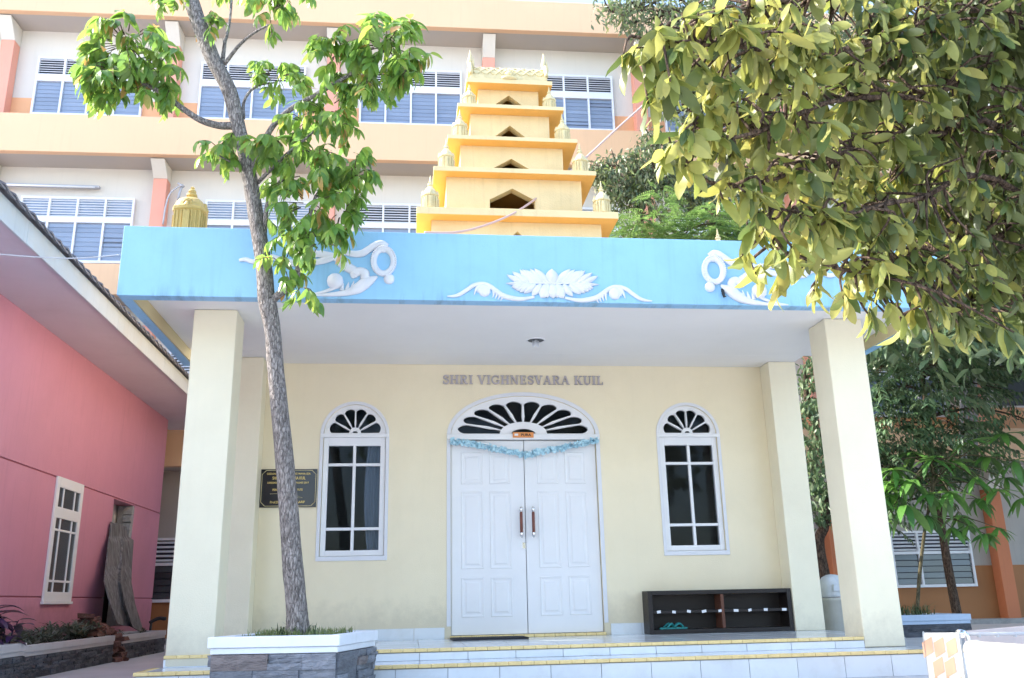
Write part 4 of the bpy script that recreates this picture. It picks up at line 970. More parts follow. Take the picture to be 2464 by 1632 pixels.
b = MB(); b.tube(smoothpath(wr, 8), 0.006, 5); tag(b.build('wire', 'wire', None, True), 'thin pale wire slung from the left to the corner of the blue canopy', 'wire')
# ------------------------------------------------------------------ pink house
PH = thing('pink_house', 'pink house with grey tiled roof, wide eave and narrow white window', 'house', (-5.9, 1.5, 0))
def plateX(mb, outer, holes, xf, xb):
    st = len(mb.v); mb.plate(outer, holes, -xf, -xb)
    for i in range(st, len(mb.v)):
        v = mb.v[i]; mb.v[i] = (-v[1], v[0], v[2])
PX, PY0, PY1 = -5.9, -4.0, 6.95
OA, OB = 4.30, 5.38      # raw opening in the wall
b = MB(); plateX(b, [(PY0,0),(PY1,0),(PY1,0.845),(OB,0.845),(OB,0.42),(OA,0.42),(OA,0.845),(PY0,0.845)], [], PX, PX-0.24); b.build('wall', 'pink', PH, bevel=0.006)
b = MB(); plateX(b, [(PY0,0.862),(OA,0.862),(OA,2.335),(OB,2.335),(OB,0.862),(PY1,0.862),(PY1,2.352),(PY0,2.352)], [], PX, PX-0.24); b.build('wall', 'pink', PH, bevel=0.006)
b = MB(); plateX(b, [(PY0,2.369),(PY1,2.369),(PY1,4.12),(PY0,4.12)], [], PX, PX-0.24); b.build('wall', 'pink', PH, bevel=0.006)
b = MB(); b.box(PX-0.10, PX-0.016, PY0+0.01, OA-0.01, 0.8455, 0.8615); b.box(PX-0.10, PX-0.016, OB+0.01, PY1-0.01, 0.8455, 0.8615); b.box(PX-0.10, PX-0.016, PY0+0.01, PY1-0.01, 2.3525, 2.3685); b.build('groove', 'pinkd', PH)
b = MB(); b.box(-13.0, PX-0.245, PY0, PY0+0.2, 0, 4.1); b.box(-13.0, PX-0.245, PY1-0.2, PY1, 0, 4.1); b.box(-13.2, -13.0, PY0, PY1, 0, 4.1); b.build('side_wall', 'pink', PH)
b = MB(); b.box(PX-0.24, PX-0.004, OA-0.03, OA-0.001, 0.45, 2.33); b.box(PX-0.24, PX-0.004, OB-0.08, OB-0.002, 0.43, 2.33)
for k in range(14): b.box(PX-0.13+RNG.uniform(-.02,.02), PX+0.004+RNG.uniform(-.02,.006), OB-0.10-RNG.uniform(0,.04), OB-0.004, 0.5+k*0.13, 0.61+k*0.13)
b.build('raw_reveal', 'cement', PH, bevel=0.006)
b = MB(); b.box(PX-0.30, PX-0.26, OA-0.1, OB+0.1, 1.65, 2.4); b.build('inner_board', 'cappale', PH)
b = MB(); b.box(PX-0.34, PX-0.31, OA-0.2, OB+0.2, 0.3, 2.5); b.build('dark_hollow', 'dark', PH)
# eave, fascia board and tiled roof
b = MB(); b.box(PX+0.002, -5.035, PY0-0.6, 7.95, 4.105, 4.125); b.box(PX-0.24, PX+0.002, PY1+0.003, 7.95, 4.105, 4.125); b.build('eave_soffit', 'eave', PH)
Yb = [-4.6, -1.9, 0.9, 3.1, 5.6, 7.97]
for k in range(5):
    b = MB(); b.box(-5.032, -5.005, Yb[k], Yb[k+1]-0.004, 4.078+0.002*(k % 2), 4.315+0.002*(k % 2)); b.build('fascia_board', 'fasc', PH, bevel=0.003)
sl_ = math.tan(math.radians(30))
def rz(x): return 4.335+(-5.0-x)*sl_
b = MB(); b.add([(-4.99,PY0-.6,4.325),(-4.99,7.97,4.325),(-9.5,7.97,rz(-9.5)-.02),(-9.5,PY0-.6,rz(-9.5)-.02),(-14.0,7.97,4.325),(-14.0,PY0-.6,4.325)], [(0,1,2,3),(3,2,4,5)]); b.build('roof_deck', 'rooftile', PH)
for row in range(6):
    b = MB(); xa = -4.93-row*0.30
    k = 0; y = PY0-0.6
    while y < 7.97:
        wv = 0.235; t0 = 0.018+RNG.uniform(-.004,.006); z0 = rz(xa)+0.018+RNG.uniform(-.004,.004); z1 = rz(xa-0.34)+0.012
        P = [(xa,y,z0+0.048),(xa,y+wv*0.5,z0+0.012),(xa,y+wv,z0+0.004),(xa-0.34,y+wv,z1),(xa-0.34,y+wv*0.5,z1+0.01),(xa-0.34,y,z1+0.04)]
        b.add(P+[(p[0],p[1],p[2]-0.02) for p in P], [(0,1,4,5),(1,2,3,4),(6,11,10,7),(7,10,9,8),(0,6,7,1),(1,7,8,2),(0,5,11,6),(2,8,9,3)])
        y += wv*0.93; k += 1
    b.build('tile_course', 'rooftile', PH)
# narrow window with small panes
wy0, wy1, wz0, wz1 = 1.90, 2.872, 0.80, 2.372
H_ = wz1-wz0; zf = lambda f: wz1-f*H_
b = MB(); xo, xi = PX+0.028, PX+0.001
def bx(ya, yb, za, zb, xx=None): b.box(xi, xo if xx is None else xx, ya, yb, za, zb)
fw = 0.10
bx(wy0, wy0+fw, wz0, wz1); bx(wy1-fw, wy1, wz0, wz1); bx(wy0+fw, wy1-fw, zf(0.085), wz1); bx(wy0+fw, wy1-fw, zf(0.335), zf(0.245)); bx(wy0+fw, wy1-fw, wz0, zf(0.925))
q1, q2 = wy0+fw+0.18, wy1-fw-0.18
for za, zb_ in ((zf(0.245), zf(0.085)), (zf(0.925), zf(0.335))):
    for q in (q1, q2): bx(q-0.016, q+0.016, za, zb_, PX+0.022)
for f_ in (0.43, 0.84):
    for ya, yb in ((wy0+fw, q1-0.0165), (q1+0.0165, q2-0.0165), (q2+0.0165, wy1-fw)): bx(ya, yb, zf(f_)-0.014, zf(f_)+0.014, PX+0.021)
PW = b.build('window', 'white', PH, bevel=0.004)
b = MB(); b.box(PX+0.0005, PX+0.010, wy0+fw, wy1-fw, zf(0.925), zf(0.085)); 
b.build('pane', 'bladedk', PW)
b = MB(); b.box(xi, PX+0.045, wy0-0.02, wy1+0.02, wz0-0.035, wz0-0.001); b.build('sill', 'white', PW, bevel=0.004)
# weathered timber sheet leaning across the opening
def zp(x, y): return (x/2.8, 1072+y/2.8)
Lf = [(752,515),(742,612),(734,660),(717,820),(706,915),(742,1060),(790,1195)]; Rt = [(852,545),(862,612),(902,640),(890,800),(886,920),(912,1070),(970,1255)]
xs = [-5.86, -5.84, -5.80, -5.74, -5.64, -5.54, -5.47]
b = MB(); nx = 12; rows = []
lin = lambda P_: [np.array(P_[i])*(1-k/5)+np.array(P_[i+1])*k/5 for i in range(len(P_)-1) for k in range(5)]+[np.array(P_[-1])]
Lp, Rp = lin(Lf), lin(Rt); xq = np.interp(np.linspace(0, 6, len(Lp)), range(7), xs)
for i in range(len(Lp)):
    v = i/(len(Lp)-1)
    for k in range(nx+1):
        u = k/nx
        q = np.array(zp(*(np.array(Lp[i])*(1-u)+np.array(Rp[i])*u)))
        fold = 0.07*v*max(0, 1-abs(u-0.58)/0.10)-0.02*v*math.sin(PI*2*u)
        p = on_x(q[0], q[1]+(2*math.sin(u*9) if i in (0, len(Lp)-1) else 0), xq[i]+fold)
        b.v.append(tuple(p))
n1 = len(b.v)
b.v += [(p[0]-0.018, p[1], p[2]) for p in b.v]
R1 = nx+1; rr_ = len(Lp)
for i in range(rr_-1):
    for k in range(nx):
        b.f.append((i*R1+k, i*R1+k+1, (i+1)*R1+k+1, (i+1)*R1+k)); b.f.append((n1+i*R1+k, n1+(i+1)*R1+k, n1+(i+1)*R1+k+1, n1+i*R1+k+1))
    for k in (0, nx): b.f.append((i*R1+k, (i+1)*R1+k, n1+(i+1)*R1+k, n1+i*R1+k))
for k in range(nx):
    for i in (0, rr_-1): b.f.append((i*R1+k, i*R1+k+1, n1+i*R1+k+1, n1+i*R1+k))
b.mi = [0]*len(b.f); b.var = [0]*len(b.f)
tag(b.build('timber_sheet', 'plank', None, False), 'warped weathered grey timber sheet leaning across a raw opening in the pink wall', 'board')
b = MB(); p = [on_y(*q, 5.6) for q in ((360,1499),(372,1492),(384,1488),(396,1489))]
b.tube(smoothpath(p, 5), 0.028, 8); b.tube([on_y(364,1500,5.6), on_y(362,1512,5.6), on_y(361,1530,5.6)], 0.02, 7); b.lathe(tuple(on_y(395,1489,5.6)), [(0.02,-0.03),(0.034,-0.02),(0.034,0.02),(0.02,0.03)], 8)
tag(b.build('standpipe', 'rubber', None, True), 'dark bent pipe standing at the far end of the stone planter by the pink wall', 'pipe')

# ------------------------------------------------------------------ stone planters
def stone_variants(n=6):
    out = []
    for v in range(n):
        r = random.Random(50+v); nx, nz = 4, 2; vs, fs = [], []
        for jz in range(nz+1):
            for i in range(nx+1):
                edge = i in (0, nx) or jz in (0, nz)
                vs.append((i/nx-0.5, -1.0+(r.uniform(0.05, 0.35) if edge else r.uniform(-0.2, 0.15)), jz/nz-0.5+(0 if jz in (0, nz) else r.uniform(-.12,.12))))
        m = len(vs); ring = [i for i in range(nx+1)]+[(j_+1)*(nx+1)-1 for j_ in range(1, nz+1)]+[nz*(nx+1)+i for i in range(nx-1, -1, -1)]+[j_*(nx+1) for j_ in range(nz-1, 0, -1)]
        for i in ring: vs.append((vs[i][0], 0.0, vs[i][2]))
        for jz in range(nz):
            for i in range(nx): a = jz*(nx+1)+i; fs.append((a, a+1, a+nx+2, a+nx+1))
        for k in range(len(ring)): k2 = (k+1) % len(ring); fs.append((ring[k2], ring[k], m+k, m+k2))
        b = MB(); b.add(vs, fs); out.append(b)
    return out
SV = {m: [mesh_of(b, 'stone', m) for b in stone_variants()] for m in ('stone', 'stonered', 'stoned')}
def stone_face(parent, a, c, z0, z1, rnd, course, wlen, mats, proud=(0.012, 0.034), splitp=0.4):
    a, c = np.array(a, float), np.array(c, float); L_ = np.linalg.norm(c-a); ex = (c-a)/L_; nrm = np.array([ex[1], -ex[0]])
    z = z1
    while z > z0+0.01:
        h = min(rnd.uniform(*course), z-z0)
        if z-z0-h < 0.025: h = z-z0
        x = -rnd.uniform(0, 0.15)*wlen[1] if False else 0.0
        while x < L_-0.01:
            wv = rnd.uniform(*wlen)
            if L_-x-wv < wlen[0]*0.5: wv = L_-x
            sub = [(0, 1)]
            if h > 0.07 and rnd.random() < splitp:
                k = rnd.uniform(0.3, 0.6); sub = [(0, k), (k, 1)]
                if h > 0.10 and rnd.random() < 0.5: sub = [(0, k*.55), (k*.55, k*1.1), (k*1.1, 1)]
            for s0, s1 in sub:
                parts_ = [(0, 1)]
                if len(sub) > 1 and rnd.random() < 0.4: k = rnd.uniform(0.35, 0.65); parts_ = [(0, k), (k, 1)]
                for w0, w1 in parts_:
                    m = 'stonered' if (mats[0] == 'stone' and rnd.random() < 0.16) else mats[0]
                    d = rnd.uniform(*proud); ww = wv*(w1-w0)-0.0015; hh = h*(s1-s0)-0.0015
                    ctr_ = a+ex*(x+wv*(w0+w1)/2); zc_ = z-h*(s0+s1)/2
                    M4 = Matrix(((ex[0]*ww, -nrm[0]*d, 0, ctr_[0]), (ex[1]*ww, -nrm[1]*d, 0, ctr_[1]), (0, 0, hh, zc_), (0, 0, 0, 1)))
                    piece('stone', rnd.choice(SV[m]), parent, M4)
            x += wv
        z -= h
def poly_slab(P, z0, z1, inset):
    c = np.mean(P, axis=0); b = MB(); n = len(P)
    Q = [c+(np.array(p)-c)*(1-inset) for p in P]
    vs = [(p[0],p[1],z) for z in (z0, z1) for p in P]+[(q[0],q[1],z) for z in (z0, z1) for q in Q]
    fs = []
    for i in range(n):
        k = (i+1) % n
        fs += [(i,k,n+k,n+i), (n+i,n+k,3*n+k,3*n+i), (2*n+k,2*n+i,3*n+i,3*n+k), (k,i,2*n+i,2*n+k)]
    return b.add(vs, fs)
def planter(label, P, ztop, cap_h, capmat, stonemat, faces, rnd, course, wlen, over=0.03, base_z=0.0, proud=(0.012,0.034), splitp=0.4, inset=0.20):
    P = [np.array(p, float) for p in P]; c = np.mean(P, axis=0)
    t = thing('stone_planter', label, 'planter', (c[0], c[1], base_z))
    def grow(d): 
        out = []
        for i in range(len(P)):
            e1 = P[i]-P[i-1]; e2 = P[(i+1) % len(P)]-P[i]; e1 = e1/np.linalg.norm(e1); e2 = e2/np.linalg.norm(e2)
            n1, n2 = np.array([e1[1], -e1[0]]), np.array([e2[1], -e2[0]]); m = n1+n2; m = m/(m@n1)
            out.append(P[i]+m*d)
        return out
    zc = ztop-cap_h
    poly_slab(grow(over), zc+cap_h*0.36, ztop, inset).build('cap', capmat, t, bevel=0.007)
    poly_slab(grow(over*0.45), zc, zc+cap_h*0.36-0.0015, inset*0.9).build('cap_moulding', capmat, t, bevel=0.005)
    poly_slab(P, base_z, zc-0.001, inset*0.8).build('core', 'mortar', t)
    Q = [c+(p-c)*(1-inset*0.9) for p in P]; b = MB(); b.add([(q[0], q[1], ztop-0.035) for q in Q], [tuple(range(len(Q)))]); b.build('soil', 'soil', t)
    for i in faces: stone_face(t, P[i], P[(i+1) % len(P)], base_z, zc-0.004, rnd, course, wlen, (stonemat,), proud, splitp)
    return t
fl = on_y(500, 1530, -3.46); fr_ = on_y(818, 1529, -3.62)
ZP = 0.488
a0 = np.array([fl[0], fl[1]]); a1 = np.array([fr_[0], fr_[1]]); ex = (a1-a0)/np.linalg.norm(a1-a0); ey = np.array([-ex[1], ex[0]])
ey = (ey+ex*0.10); ey /= np.linalg.norm(ey)
DP = 0.86
FP = [a0+ex*0.03+ey*0.03, a1-ex*0.03+ey*0.03, a1-ex*0.03+ey*DP, a0+ex*0.03+ey*DP]
planter('planter of uneven slate stone with white cap holding the slender tree', FP, ZP, 0.118, 'cap', 'stone', (0, 1, 3), random.Random(23), (0.065, 0.11), (0.14, 0.42), proud=(0.010, 0.05), splitp=0.7)
planter('long low stone planter with grey cap along the foot of the pink wall', [(-5.30, -0.20), (-5.30, 2.95), (-5.86, 2.95), (-5.86, -0.20)], 0.345, 0.115, 'cappale', 'stoned', (0, 1, 3), random.Random(3), (0.035, 0.06), (0.12, 0.34), 0.02, splitp=0.0, inset=0.16)
planter('short stone planter beyond the red brick heap at the far end of the pink wall', [(-5.30, 3.36), (-5.30, 5.62), (-5.86, 5.62), (-5.86, 3.36)], 0.335, 0.115, 'cappale', 'stoned', (0, 1, 3), random.Random(4), (0.035, 0.06), (0.12, 0.34), 0.02, splitp=0.0, inset=0.16)
planter('stone planter with purple leaved plant at the left edge', [(-5.14, -2.60), (-5.14, -0.40), (-5.80, -0.40), (-5.80, -2.60)], 0.385, 0.12, 'cappale', 'stoned', (0, 1), random.Random(5), (0.04, 0.065), (0.12, 0.34), 0.02, splitp=0.0, inset=0.16)
planter('dark stone planter with blue grey cap behind the right column', [(4.9, 3.6), (7.53, 3.6), (7.53, 4.5), (4.9, 4.5)], 0.335, 0.145, 'capblue', 'stoned', (0, 1), random.Random(6), (0.04, 0.07), (0.2, 0.5), 0.025, splitp=0.0)

# heap of broken red bricks between the two planters
brick_me = []
for v in range(5):
    r = random.Random(v+20); b = MB(); k = r.uniform(0.55, 1.0)
    b.box(-0.105*k, 0.105*k, -0.05, 0.05, -0.027, 0.027)
    b.v = [(x_+r.uniform(-.012,.012), y_+r.uniform(-.010,.010), z_+r.uniform(-.007,.007)) for x_, y_, z_ in b.v]
    me = mesh_of(b, 'brick', 'brickred'); brick_me.append(me)
rb = random.Random(8)
bz = [(-5.42, 3.15, 0.03), (-5.30, 3.10, 0.035), (-5.36, 3.22, 0.085), (-5.26, 3.14, 0.09), (-5.33, 3.08, 0.14), (-5.28, 3.17, 0.16), (-5.36, 3.14, 0.20), (-5.30, 3.10, 0.24), (-5.27, 3.16, 0.28), (-5.34, 3.16, 0.31), (-5.25, 3.02, 0.03), (-5.22, 3.22, 0.03),
      (-5.45, 2.95, 0.37), (-5.52, 2.80, 0.38), (-5.44, 2.72, 0.38), (-5.50, 2.62, 0.37), (-5.55, 2.72, 0.43), (-5.48, 2.85, 0.44), (-5.52, 2.66, 0.47), (-5.58, 2.56, 0.40), (-5.58, 2.60, 0.53), (-5.50, 2.74, 0.50), (-5.56, 2.70, 0.57), (-5.60, 2.54, 0.46), (-5.57, 2.62, 0.61),
      (-5.46, 3.08, 0.36), (-5.50, 3.2, 0.36), (-5.45, 3.32, 0.36), (-5.52, 3.42, 0.36), (-5.44, 3.14, 0.42), (-5.50, 3.05, 0.46), (-5.48, 3.28, 0.42), (-5.55, 2.92, 0.50), (-5.56, 2.84, 0.55)]
for p in bz:
    o = bpy.data.objects.new('brick', rb.choice(brick_me)); COL.objects.link(o); o.location = p
    o.rotation_euler = (rb.gauss(0, .28), rb.gauss(0, .28), rb.uniform(0, PI))
    tag(o, 'broken red clay brick in the rubble heap beside the grey timber sheet', 'brick', 'broken bricks heaped between the planters by the pink wall')

# ------------------------------------------------------------------ white barrier at the lower right
BA = thing('barrier', 'sunlit white barrier with orange diamond markings and a silver rail at the lower right', 'barrier', tuple(on_z(2300, 1640, 0.0)*np.array([1,1,0])))
A = at_d(2219, 1523, 5.55); B = at_d(2306, 1523, 5.45); C_ = at_d(2318, 1544, 4.75); D = at_d(2530, 1557, 4.15)
ztop_ = float(A[2])
def wall_strip(mb, p, q, z1, th, nrm, r=0.03):
    """upright panel from p to q with a rounded top, th thick behind its face"""
    p, q = np.array([p[0],p[1]]), np.array([q[0],q[1]]); n = nrm/np.linalg.norm(nrm)
    prof = [(0,0.01),(0,z1-r)]+[(r-r*math.cos(a), z1-r+r*math.sin(a)) for a in (0.5,1.0,1.57)]+[(th-r+r*math.sin(a), z1-r+r*math.cos(a)) for a in (0.3,0.8,1.57)]+[(th,0.01)]
    m = len(prof); vs = [(e[0]-n[0]*o_, e[1]-n[1]*o_, z_) for e in (p, q) for o_, z_ in prof]
    mb.add(vs, [(i,i+1,m+i+1,m+i) for i in range(m-1)]+[tuple(range(m)), tuple(range(2*m-1, m-1, -1))])
e1 = np.array([B[0]-A[0], B[1]-A[1]]); n1 = np.array([e1[1], -e1[0]]); n1 /= np.linalg.norm(n1)
if n1 @ (CAM[:2]-A[:2]) < 0: n1 = -n1
b = MB(); wall_strip(b, A, B, ztop_, 0.10, n1, 0.035); ep = b.build('end_panel', 'barrier', BA, bevel=0.008)
e2 = np.array([D[0]-C_[0], D[1]-C_[1]]); n2 = np.array([e2[1], -e2[0]]); n2 /= np.linalg.norm(n2)
if n2 @ (CAM[:2]-C_[:2]) < 0: n2 = -n2
zc2 = float(C_[2]); b = MB(); wall_strip(b, C_, D, zc2, 0.12, n2, 0.04); lp = b.build('long_panel', 'barrier', BA, bevel=0.008)
b = MB(); b.box(-0.5,0.5,-0.5,0.5,-0.5,0.5)
ue = e1/np.linalg.norm(e1); Lx = np.linalg.norm(e1)
for row, zz in enumerate((0.085, 0.20, 0.315)):
    for k in range(3):
        u = (0.14, 0.46, 0.80)[k]+(0.22 if row % 2 else 0)-0.04
        if u > 0.9: continue
        c = np.array([A[0], A[1]])+ue*Lx*u; wv, hv, sk = 0.030, 0.045, 0.030; b = MB()
        P = [(-wv, -hv-sk*0.6), (wv, -hv+sk*0.6), (wv, hv+sk*0.6), (-wv, hv-sk*0.6)]
        b.add([(c[0]+ue[0]*x_+n1[0]*o_, c[1]+ue[1]*x_+n1[1]*o_, ztop_-zz+y_) for o_ in (0.0004, 0.0024) for x_, y_ in P], [(0,1,2,3),(4,5,6,7),(0,1,5,4),(1,2,6,5),(2,3,7,6),(3,0,4,7)])
        b.build('marking', 'reflector', ep)
u2 = e2/np.linalg.norm(e2); L2 = np.linalg.norm(e2)
for row in range(2):
    for k in range(6):
        c = np.array([C_[0], C_[1]])+u2*(0.05+(k+0.5*row)*L2/6.5); b = MB(); wv, hv, sk = 0.022, 0.05, 0.02
        P = [(-wv, -hv-sk), (wv, -hv+sk), (wv, hv+sk), (-wv, hv-sk)]
        b.add([(c[0]+u2[0]*x_+n2[0]*o_, c[1]+u2[1]*x_+n2[1]*o_, zc2-0.13-0.15*row+y_) for o_ in (0.0004, 0.0024) for x_, y_ in P], [(0,1,2,3),(4,5,6,7),(0,1,5,4),(1,2,6,5),(2,3,7,6),(3,0,4,7)])
        b.build('slot', 'slot', lp)
G1 = at_d(2318, 1518, 5.9); G2 = at_d(2560, 1501, 6.9)
n3 = n2; b = MB(); wall_strip(b, G1, G2, float(G1[2]), 0.03, n3, 0.01); b.build('inner_board', 'barrierin', BA)
b = MB(); E1, E2 = at_d(2312, 1526, 5.55), at_d(2560, 1524, 6.0); b.tube([E1, E2], 0.011, 8); rl = b.build('rail', 'wire', BA, True)
for k in range(5):
    p = E1+(E2-E1)*(0.16+0.17*k); b = MB(); b.tube([p+np.array([0,0,0.011]), p-np.array([0,0,0.02])], [0.011, 0.013], 8); b.tube([p-np.array([0,0,0.06])-0.01*np.array([1,0,0]), p-np.array([0.02,0.02,0.075])], [0.006, 0.012], 6); b.build('clamp', 'wire', rl)
b = MB(); b.tube(smoothpath([E1+(0,0,0.012), E1+(0.03,-0.01,0.0), E1+(0.035,-0.02,-0.06)], 5), 0.012, 7); b.lathe(tuple(E1), [(0.01,-0.03),(0.028,-0.02),(0.03,0.02),(0.012,0.03)], 10); b.build('bracket', 'chrome', BA, True)
# ------------------------------------------------------------------ leaves
def leaf_mb(ratio, droop, fold, wave=0.0, n=6, round_=1.0, blunt=False):
    """unit leaf: base at the origin, tip towards +Y, face up +Z"""
    b = MB(); vs = []
    for i in range(n+1):
        u = i/n; hw = ratio/2*(math.sin(PI*min(1, u**0.85*0.97+0.015))**(0.8*round_))
        if blunt: hw = ratio/2*(math.sin(PI*min(1, (0.02+0.98*u)**1.15))**0.6)
        if i == n: hw = 0.004
        if i == 0: hw = ratio*0.06
        z = -droop*u*u; y = u*(1-0.25*droop*u)
        for s_ in (-1, 0, 1):
            vs.append((s_*hw, y, z+fold*abs(s_)*hw+wave*math.sin(u*9+s_)*abs(s_)*hw))
    fs = [(i*3+k, i*3+k+1, i*3+k+4, i*3+k+3) for i in range(n) for k in range(2)]
    return b.add(vs, fs)
def frame4(p, d, n, s, sw=1.0):
    y = np.array(d, float); y /= np.linalg.norm(y)+1e-9
    x = np.cross(y, n); 
    if np.linalg.norm(x) < 1e-4: x = np.cross(y, [0.3, 0.8, 0.1])
    x /= np.linalg.norm(x); z = np.cross(x, y)
    M4 = np.eye(4); M4[:3,0] = x*s*sw; M4[:3,1] = y*s; M4[:3,2] = z*s; M4[:3,3] = p
    return M4
def proj(p):
    c = RM @ (np.array(p)-CAM); 
    return (1232+FPX*c[0]/c[2], 816-FPX*c[1]/c[2], c[2]) if c[2] > 0.05 else (-1e6, 0, 1)
def emit_leaves(root, leaves, variants, matname, nparts, rnd, name='leaf'):
    """leaves: (variant, 4x4).  The NPARTS that show largest become objects of their own, the rest one mesh."""
    sc = []
    for i, (v, M4) in enumerate(leaves):
        x, y, d = proj(M4[:3,3]+M4[:3,1]*0.5)
        inside = -20 < x < 2484 and -20 < y < 1652
        L_ = np.linalg.norm(M4[:3,1]); sc.append((-(L_/d) if inside else 1, d, i))
    sc.sort(key=lambda t: (t[0] > 0, t[1] if nparts else t[0]))
    # nearest leaves inside the frame hide the others
    chosen = set(t[2] for t in sc[:nparts] if t[0] < 0)
    meshes = [mesh_of(MB().add(b.v, b.f), name, matname, True) for b in variants]
    V = [np.array(b.v) for b in variants]
    for i in chosen:
        v, M4 = leaves[i]
        piece(name, meshes[v], root, Matrix([list(map(float, r)) for r in M4]))
    rest = MB()
    for i, (v, M4) in enumerate(leaves):
        if i in chosen: continue
        rest.cv = rnd.random(); rest.add(V[v] @ M4[:3,:3].T+M4[:3,3], variants[v].f)
    if rest.f: rest.build('foliage', matname, root, True, kind='stuff' if nparts else None)
def nrand(r): return np.array([r.gauss(0,1), r.gauss(0,1), r.gauss(0,1)])
def unit(v): return v/(np.linalg.norm(v)+1e-9)

# ------------------------------------------------------------------ slender tree in the planter
LT = thing('slender_tree', 'slender grey barked tree with tufts of drooping bright green leaves growing in the slate planter', 'tree', tuple(on_y(716, 1515, -3.2)*np.array([1,1,0])+np.array([0,0,0.45])))
TYY = -3.2
tr = [(717,1535,62),(716,1500,55),(712,1440,50),(704,1350,48),(693,1200,44),(684,1100,43),(664,897,39),(656,800,37.5),(645,735,42),(641,720,41),(635,640,37),(619,540,35),(601,428,34),(586,357,34),(569,286,34),(550,214,35),(513,143,36),(484,71,36),(459,0,35),(440,-60,32),(415,-150,27),(400,-230,22)]
P, Rr = [], []
rt_ = random.Random(2)
for x_, y_, w_ in tr:
    p = on_y(x_, y_, TYY); d = (RM@(p-CAM))[2]; P.append(tuple(p)); Rr.append(w_/2/FPX*d)
SP = smoothpath(P, 5); RR = np.interp(np.linspace(0, len(P)-1, len(SP)), range(len(P)), Rr)
b = MB(); b.tube(SP, list(RR), 20)
rb2 = random.Random(4)
for i in range(len(b.v)):    # ridged, uneven bark outline
    ring = i//20; k = i % 20
    if ring < len(SP):
        c = np.array(SP[ring]); v = np.array(b.v[i]); f = 1+0.035*math.sin(k*2.6+ring*0.35)+0.03*math.sin(k*5.1-ring*0.21)+rb2.uniform(-.025,.025); b.v[i] = tuple(c+(v-c)*f)
b.build('trunk', 'bark', LT, True)
def yb(px, py, dy): return on_y(px, py, TYY+dy)
def branch(root, pts, r0, r1, m='bark', name='branch', n=8):
    S_ = smoothpath(pts, 6); b = MB(); b.tube(S_, list(np.linspace(r0, r1, len(S_))), n); b.build(name, m, root, True); return S_
brs = []
brs.append(branch(LT, [yb(560,303,0),yb(525,302,-.02),yb(480,288,-.06),(yb(435,258,-.10)),yb(395,228,-.14),yb(350,203,-.17),yb(300,180,-.2)], .036, .014))
brs.append(branch(LT, [yb(350,203,-.17),yb(335,190,-.15),yb(336,150,-.12),yb(330,110,-.1)], .012, .006))
brs.append(branch(LT, [yb(535,160,0),yb(540,110,.05),yb(552,55,.1),yb(560,-30,.14)], .020, .010))
brs.append(branch(LT, [yb(540,155,0),yb(575,110,-.1),yb(610,80,-.2),yb(648,60,-.28)], .018, .008))
brs.append(branch(LT, [yb(537,150,0),yb(539,120,.03),yb(536,92,.05)], .010, .003))
brs.append(branch(LT, [yb(586,285,0),yb(586,250,.05),yb(600,222,.1),yb(625,205,.15),yb(662,199,.2)], .016, .008))
brs.append(branch(LT, [yb(600,420,0),yb(628,360,-.08),yb(655,306,-.15),yb(698,264,-.22),yb(760,228,-.28),yb(838,182,-.3),yb(880,150,-.3),yb(930,120,-.3)], .030, .010))
brs.append(branch(LT, [yb(648,732,0),yb(672,708,-.05),yb(706,685,-.12),yb(716,655,-.16),yb(722,590,-.2),yb(745,520,-.24),yb(760,470,-.24)], .034, .012))
brs.append(branch(LT, [yb(636,560,0),yb(642,500,-.05),yb(660,455,-.12),yb(685,425,-.16),yb(705,400,-.2)], .022, .009))
brs.append(branch(LT, [yb(598,410,0),yb(575,398,-.05),yb(545,385,-.1),yb(520,370,-.14)], .014, .006))
brs.append(branch(LT, [yb(620,440,0),yb(680,380,-.2),yb(740,330,-.25),yb(790,280,-.25)], .018, .007))
lv_ = [leaf_mb(0.36, 0.28, 0.22, 0.1), leaf_mb(0.33, 0.45, 0.15, 0.15), leaf_mb(0.40, 0.15, 0.28, 0.05), leaf_mb(0.30, 0.6, 0.1, 0.1)]
leaves = []; rl_ = random.Random(21)
clus = [ # px, py, rx, ry, dy, number of leaf sprays, leaf length
 (305,105,88,62,-.18,21,.165),(270,165,60,50,-.2,10,.155),(375,165,46,70,-.15,12,.16),(235,190,38,40,-.2,6,.14),(300,220,60,35,-.2,5,.15),(405,215,30,22,-.12,3,.12),
 (648,30,42,48,-.3,8,.125),(690,-20,60,40,-.1,6,.13),(590,-25,55,28,.1,6,.13),(410,-8,45,26,-.05,6,.12),(498,40,20,50,-.08,4,.12),
 (665,185,68,42,.2,13,.12),(725,190,30,30,.2,4,.12),
 (805,125,42,48,-.28,9,.165),(930,110,78,58,-.32,20,.175),(985,165,40,50,-.32,8,.165),(885,190,55,40,-.3,9,.13),(830,190,40,40,-.3,6,.12),
 (780,265,70,50,-.26,13,.135),(735,295,45,30,-.22,5,.13),(810,300,36,50,-.24,3,.11),(850,225,35,40,-.26,4,.12),
 (690,365,85,42,-.2,16,.145),(770,400,64,40,-.24,11,.14),(850,425,40,50,-.22,11,.14),(690,430,40,30,-.15,4,.14),
 (745,490,75,50,-.2,13,.14),(820,510,45,50,-.22,9,.14),(690,570,40,45,-.15,5,.13),(770,585,60,45,-.2,10,.13),(685,640,36,45,-.1,6,.125),(725,690,40,30,-.16,4,.12),(640,540,14,26,-.12,2,.10),
 (530,360,46,22,-.14,8,.125),(560,350,36,20,-.1,5,.12)]
tw_mb = MB()
